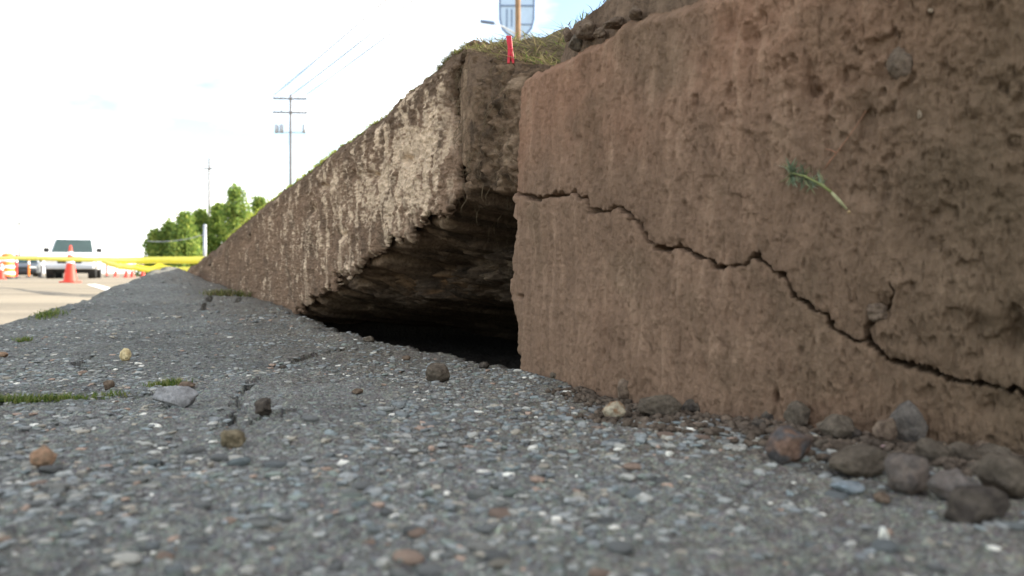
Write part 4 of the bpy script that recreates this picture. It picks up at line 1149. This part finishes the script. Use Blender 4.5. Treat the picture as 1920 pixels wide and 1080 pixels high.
    bm = bmesh.new(); bm_box(bm, (0, low[0][0] - 0.012, 0.84 if truck else 0.58), (W - 1.02, 0.06, 0.30 if truck else 0.14), None, 0.02); bm_obj('grille', bm, M['black'], root)
    bm = bmesh.new(); bm_box(bm, (0, low[0][0] - 0.03, 0.52 if truck else 0.34), (W - 0.06, 0.16, 0.20 if truck else 0.20), None, 0.04); bm_obj('bumper', bm, M['black'] if not truck else M['steel'], root)
    bm = bmesh.new(); bm_box(bm, (0, 0, 0.34 if truck else 0.22), (W - 0.5, 4.2, 0.2), None, 0.03); bm_obj('underbody', bm, M['black'], root)
    tag(root, label, cat); return root
vehicle('pickup_truck', 'white pickup truck facing the camera beyond the caution tape', 'truck', 141, 38.5, math.radians(24), 1.98, M['car_white'], True)
vehicle('parked_car', 'dark car facing the camera left of the white truck', 'car', 47, 54, math.radians(26), 1.78, M['car_dark'], False)

# ---------------------------------------------------------------- utility poles, lamp, shield sign, wires
def pole(name, u, Y, ztop_, r, mat, label, arms=(), group='utility poles'):
    root = empty(name, ((u - 960) / F * Y, Y, ROADZ))
    bm = bmesh.new(); bm_tube(bm, (0, 0, -0.3), (0, 0, ztop_ - ROADZ), r, r * 0.7, 14); bm_obj('shaft', bm, mat, root, True)
    for (za, w) in arms:
        bm = bmesh.new(); bm_box(bm, (0, -r - 0.04, za - ROADZ), (w, 0.10, 0.13), Matrix.Rotation(math.radians(1.2), 4, 'Y'), 0.01); a_ = bm_obj('crossarm', bm, mat, root)
        for fx_ in (-0.48, -0.25, 0.25, 0.48):
            bm = bmesh.new(); lathe(bm, [(0.02, 0), (0.055, 0.05), (0.03, 0.09), (0.06, 0.13), (0.03, 0.18), (0.04, 0.22), (0.01, 0.26)], 10)
            o = bm_obj('insulator', bm, M['steel'], a_, True); o.location = (fx_ * w, -r - 0.04, za - ROADZ + 0.06 - fx_ * w * 0.021)
    tag(root, label, 'pole', group); return root
YA = 58.0
zA = lambda v_: float(z_at(v_, YA))
pA = pole('utility_pole', 545, YA, zA(177), 0.13, M['pole_grey'], 'tall utility pole with double crossarms rising above the left wall', ((zA(186), 2.45), (zA(212), 2.5)))
for dx_ in (-0.98, -0.62, 1.02):
    bm = bmesh.new(); lathe(bm, [(0.12, 0), (0.15, 0.03), (0.15, 0.55), (0.10, 0.62), (0.03, 0.66)], 14)
    o = bm_obj('transformer', bm, M['steel'], pA, True); o.location = (dx_, -0.12, zA(250) - ROADZ)
bm = bmesh.new(); bm_box(bm, (0, -0.12, zA(249) - ROADZ), (2.3, 0.05, 0.06), None, 0.005); bm_obj('bracket', bm, M['pole_grey'], pA)
pole('utility_pole', 392, 75, float(z_at(296, 75)), 0.13, M['pole_grey'], 'thin utility pole standing before the green trees', ((float(z_at(317, 75)), 0.9),))
pole('utility_pole', 36, 150, float(z_at(398, 150)), 0.16, M['pole_grey'], 'far thin pole left of the white truck', ((float(z_at(420, 150)), 1.6),))
root = empty('fence_post', ((384 - 960) / F * 50, 50, ROADZ)); bm = bmesh.new(); bm_tube(bm, (0, 0, 0), (0, 0, 3.2), 0.11, 0.1, 12); bm_obj('shaft', bm, M['steel'], root, True)
bm = bmesh.new(); lathe(bm, [(0.12, 3.19), (0.12, 3.24), (0.03, 3.3)], 12); bm_obj('cap', bm, M['steel'], root, True); tag(root, 'short grey metal post before the trees beside the thin pole', 'post')
YB = 28.5
zB = lambda v_: float(z_at(v_, YB))
pB = pole('lamp_pole', 971, YB, 13.1, 0.125, M['wood_pole'], 'brown wooden pole with lamp arm rising behind the break', ((12.75, 2.45), (11.9, 2.45)), None)
bm = bmesh.new()
bm_path(bm, [(0, 0, zB(66) - ROADZ), (-0.25, -0.02, zB(58) - ROADZ), (-0.55, -0.04, zB(50) - ROADZ), (-0.85, -0.05, zB(45) - ROADZ)], [0.035, 0.03, 0.028, 0.026], 8); bm_obj('lamp_arm', bm, M['white_paint'], pB, True)
bm = bmesh.new(); bm_box(bm, (-1.08, -0.05, zB(42.5) - ROADZ), (0.52, 0.20, 0.09), Matrix.Rotation(math.radians(8), 4, 'Y'), 0.03); bm_obj('lamp_head', bm, M['sign_frame'], pB)
# shield sign behind the lamp pole
YS = 45.0; sx0 = (969 - 960) / F * YS
sg = empty('shield_sign', (sx0, YS, ROADZ))
zS = lambda v_: float(z_at(v_, YS)) - ROADZ
bm = bmesh.new(); bm_tube(bm, (0.1, 0.15, 0), (0.1, 0.15, zS(-60)), 0.14, 0.12, 14); bm_obj('post', bm, M['steel'], sg, True)
hw = 34 / F * YS
def shield(k, ybase, v_top=-18, v_bot=74):
    pts = []
    zc_ = (zS(v_top) + zS(v_bot)) / 2; hh_ = (zS(v_top) - zS(v_bot)) / 2
    for (a_, b_) in ((-1, 0.86), (-0.5, 1.0), (0, 0.9), (0.5, 1.0), (1, 0.86), (1.0, 0.3), (0.98, -0.2), (0.84, -0.58), (0.5, -0.86), (0, -1.0), (-0.5, -0.86), (-0.84, -0.58), (-0.98, -0.2), (-1.0, 0.3)):
        pts.append((a_ * hw * k, ybase, zc_ + b_ * hh_ * (1 - (1 - k) * hw / hh_)))
    return pts
def plate(bm, pts, th):
    A_ = [bm.verts.new(p) for p in pts]; B_ = [bm.verts.new((p[0], p[1] + th, p[2])) for p in pts]
    bm.faces.new(A_); bm.faces.new(B_[::-1])
    n_ = len(pts)
    for q_ in range(n_): bm.faces.new((A_[q_], B_[q_], B_[(q_ + 1) % n_], A_[(q_ + 1) % n_]))
    bmesh.ops.recalc_face_normals(bm, faces=bm.faces[:])
bm = bmesh.new(); plate(bm, shield(0.97, -0.02), 0.04); bm_obj('panel', bm, M['sign_blue'], sg)
bm = bmesh.new()
o_, i_ = shield(1.0, -0.06), shield(0.90, -0.06)
for q_ in range(len(o_)):
    r_ = (q_ + 1) % len(o_)
    qs = [o_[q_], o_[r_], i_[r_], i_[q_]]
    plate(bm, qs, 0.10)
bm_obj('rim', bm, M['sign_frame'], sg)
for v_ in (11,):
    bm = bmesh.new(); bm_box(bm, (0, -0.045, zS(v_)), (hw * 1.8, 0.05, 0.08), None, 0.005); bm_obj('cross_bar', bm, M['sign_frame'], sg)
bm = bmesh.new(); bm_box(bm, (hw * 0.45, -0.045, zS(46)), (hw * 0.75, 0.05, 0.05), None, 0.005); bm_obj('cross_bar', bm, M['sign_frame'], sg)
for x_ in (-0.55, -0.28):
    bm = bmesh.new(); bm_box(bm, (hw * x_, -0.046, zS(34)), (0.07, 0.04, 1.0), None, 0.005); bm_obj('stiffener', bm, M['sign_frame'], sg)
tag(sg, 'pale blue shield-shaped sign with dark rim behind the lamp pole', 'sign')
# three wires from the far pole's crossarm to the lamp pole's
for k, (xa, xb, zb_) in enumerate(((-1.15, -1.15, 12.95), (0.1, 0.15, 12.95), (1.15, 1.15, 12.95))):
    A_ = Vector(((545 - 960) / F * YA + xa, YA - 0.15, zA(186) + 0.28)); B_ = Vector(((971 - 960) / F * YB + xb, YB - 0.15, zb_))
    bm = bmesh.new()
    bm_path(bm, [A_.lerp(B_, f_ / 16) - Vector((0, 0, 0.10 * 4 * (f_ / 16) * (1 - f_ / 16))) for f_ in range(17)], 0.034, 5)
    tag(bm_obj('power_line', bm, M['black'], None, True), ['leftmost of the three power lines crossing the sky', 'middle one of the three power lines crossing the sky', 'rightmost of the three power lines crossing the sky'][k], 'wire', 'power lines')
bm = bmesh.new()
bm_path(bm, [(lambda f_: Vector(bgp(276 + 112 * f_, 452 - 14 * f_ + 24 * f_ * (1 - f_), 48)))(f_ / 12) for f_ in range(13)], 0.022, 5)
tag(bm_obj('hanging_cable', bm, M['steel'], None, True), 'pale sagging cable crossing in front of the green trees', 'wire')

# ---------------------------------------------------------------- trees
LEAFC = [(0.14, 0.22, 0.05), (0.18, 0.27, 0.06), (0.26, 0.34, 0.07), (0.12, 0.19, 0.05), (0.34, 0.38, 0.09)]
def tree(u, Y, top_v, width_px, label, nleaf=5200, seed=0):
    H = float(z_at(top_v, Y)) - ROADZ; W = width_px / F * Y
    root = empty('leafy_tree', ((u - 960) / F * Y, Y, ROADZ))
    rg = np.random.default_rng(seed); random.seed(seed)
    bm = bmesh.new()
    bm_path(bm, [(0, 0, -0.2), (0.05, 0, H * 0.2), (-0.04, 0.03, H * 0.45), (0.03, 0, H * 0.8)], [0.16, 0.13, 0.09, 0.03], 8)
    lobes = []
    for k in range(46):
        f = rg.uniform(0.06, 1.0) if k > 3 else 1.0; rr_ = W / 2 * (1.0 - 0.8 * max(0, f - 0.4) / 0.6) * rg.uniform(0.2, 0.95); aa = rg.uniform(0, 2 * np.pi)
        c_ = np.array([math.cos(aa) * rr_ * 0.8, math.sin(aa) * rr_ * 0.8, H * f * 0.95])
        lobes.append((c_, W * rg.uniform(0.14, 0.24) * (1.1 - 0.55 * f)))
        if k % 2 == 0: bm_path(bm, [(0, 0, c_[2] * 0.6), tuple(c_ * [0.5, 0.5, 0.85]), tuple(c_)], [0.05, 0.03, 0.012], 5)
    bm_obj('trunk', bm, M['bark'], root, True)
    li = rg.integers(0, len(lobes), nleaf)
    cen = np.array([l_[0] for l_ in lobes])[li]; rad = np.array([l_[1] for l_ in lobes])[li]
    dv = rg.normal(size=(nleaf, 3)); dv /= np.linalg.norm(dv, axis=1)[:, None]
    P = cen + dv * (rad * rg.uniform(0.45, 1.08, nleaf))[:, None] * [1, 1, 1.25]
    P[:, 2] = np.clip(P[:, 2], 0.05, None)
    P = P + rg.normal(0, 0.16, (nleaf, 3)) * (rg.random((nleaf, 1)) < 0.35)
    P[:, 2] = np.clip(P[:, 2], 0.05, None)
    sz = rg.uniform(0.06, 0.17, nleaf)
    a_ = rg.normal(size=(nleaf, 3)); a_ /= np.linalg.norm(a_, axis=1)[:, None]
    b_ = np.cross(a_, rg.normal(size=(nleaf, 3))); b_ /= np.linalg.norm(b_, axis=1)[:, None]
    V = np.stack([P - a_ * sz[:, None], P + b_ * sz[:, None] * 0.55, P + a_ * sz[:, None], P - b_ * sz[:, None] * 0.55], 1).reshape(-1, 3)
    Fc = np.arange(nleaf * 4).reshape(-1, 4)
    pal = np.array(LEAFC)[rg.integers(0, len(LEAFC), nleaf)] * rg.uniform(0.8, 1.3, (nleaf, 1))
    mesh_np('crown', V, Fc, M['leaf'], np.repeat(pal, 4, 0), False, root)
    tag(root, label, 'tree', 'green trees beyond the wall end')
for k, (u, Y, tv, w, lb) in enumerate([(293, 62, 437, 44, 'lowest leftmost tree of the green row'), (318, 63, 421, 48, 'second tree from the left in the green row'), (347, 62, 404, 52, 'third tree from the left, left of the thin pole'), (375, 66, 398, 50, 'tree directly behind the short grey metal post'),
                                       (408, 68, 388, 56, 'tree just right of the thin pole in the green row'), (447, 66, 356, 66, 'tallest tree of the green row, right of the pole'), (484, 70, 374, 60, 'rightmost tree, half hidden by the wall')]):
    tree(u, Y, tv, w * 1.75, lb, 9000, 40 + k)
